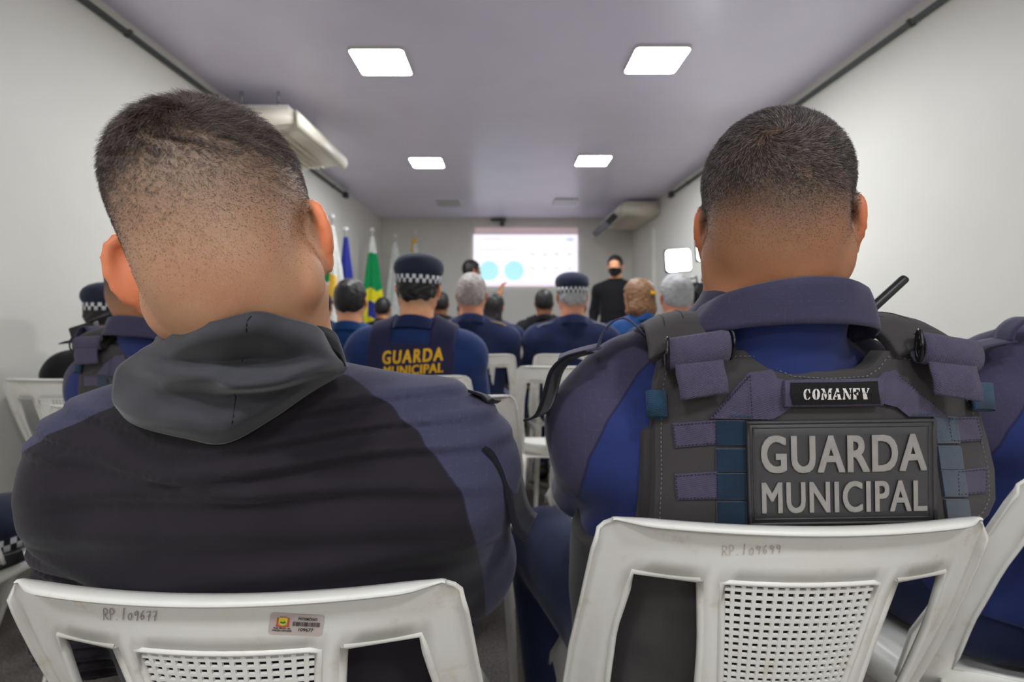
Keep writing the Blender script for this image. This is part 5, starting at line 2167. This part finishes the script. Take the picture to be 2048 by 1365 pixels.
# ---------------------------------------------------------------- video camera and lights by the right wall, cap on a chair
def tripod(parent, top, spread=0.32):
    for k in range(3):
        a = 2 * math.pi * k / 3 + 0.5
        bm = bmesh.new()
        add_tube(bm, [(0.03 * math.cos(a), 0.03 * math.sin(a), top), (spread * math.cos(a), spread * math.sin(a), 0.004)], [0.013, 0.009], 8)
        link('leg', bm_mesh('leg', bm), parent, M['black'])
    bm = bmesh.new()
    add_tube(bm, [(0, 0, top - 0.25), (0, 0, top + 0.06)], 0.014, 8)
    link('column', bm_mesh('column', bm), parent, M['black'])


def video_light(px, py, Y, label):
    c = at(px, py, Y)
    t = thing('video_light', label, 'video light', (c.x, Y, 0), 0, 'video lights by the right wall')
    R = Matrix.Rotation(math.radians(-4), 3, 'Y')
    bm = bmesh.new()
    add_box(bm, (0, 0.02, c.z), (0.185, 0.03, 0.165), R, 0.012)
    link('housing', bm_mesh('housing', bm), t, M['black'])
    bm = bmesh.new()
    f = rounded(bm, 0, 0, 0, 0.172, 0.150, 0.022)
    bmesh.ops.rotate(bm, verts=bm.verts, cent=(0, 0, 0), matrix=Matrix.Rotation(math.radians(90), 3, 'X'))
    bmesh.ops.rotate(bm, verts=bm.verts, cent=(0, 0, 0), matrix=R)
    bmesh.ops.translate(bm, vec=(0, 0.002, c.z), verts=bm.verts)
    f.normal_update()
    if f.normal.y > 0:
        f.normal_flip()
    link('diffuser', bm_mesh('diffuser', bm), t, M['video_led'])
    tripod(t, c.z - 0.15, 0.25)
    return t


M['video_led'] = emit('video_light_panel', (252, 252, 255), 14.0)
video_light(1357, 521, 3.50, 'bright square video light on a stand by the right wall')
video_light(1418, 500, 3.62, 'second bright video light hidden behind the ear of the patch vest man')

c = at(1392, 582, 3.30)
t = thing('video_camera', 'black video camera on a tripod by the right wall, beside the silver haired man', 'camera', (c.x, 3.30, 0))
bm = bmesh.new()
add_box(bm, (0, 0.06, c.z), (0.09, 0.20, 0.11), None, 0.012)
link('housing', bm_mesh('housing', bm), t, M['black'])
bm = bmesh.new()
add_tube(bm, [(0, -0.03, c.z), (0, -0.10, c.z), (0, -0.11, c.z)], [0.036, 0.036, 0.043], 16)
link('lens', bm_mesh('lens', bm), t, M['black'])
bm = bmesh.new()
add_tube(bm, [(0, -0.02, c.z + 0.055), (0, 0.0, c.z + 0.09), (0, 0.12, c.z + 0.09), (0, 0.14, c.z + 0.055)], 0.009, 8)
link('handle', bm_mesh('handle', bm), t, M['black'])
tripod(t, c.z - 0.10, 0.22)

t = thing('checkered_cap', 'navy cap with a checkered band lying on the chair at the left edge', 'cap', (-1.365, 1.33, 0.452), math.radians(200))
cap_parts(t, (0, 0, 0), 1.0, -0.016)


# chairs under the rest of the audience
for Xc, Yc, lab in ((-0.812, 2.47, 'white plastic chair under the black haired man in a blue shirt'), (0.878, 3.25, 'white plastic chair under the woman with bobbed hair'),
                    (0.910, 2.51, 'white plastic chair under the silver haired man'), (0.359, 4.45, 'white plastic chair under the man in a black jacket'),
                    (-0.077, 4.15, 'white plastic chair under the person with long black hair'), (-0.683, 4.20, 'white plastic chair under the person with head turned'),
                    (-1.497, 3.95, 'white plastic chair under the dark haired person by the left wall'), (0.52, 3.57, 'white plastic chair under the hidden dark shirted person'),
                    (-1.53, 1.80, None)):
    if lab:
        place_chair(Xc, Yc, 0, lab)
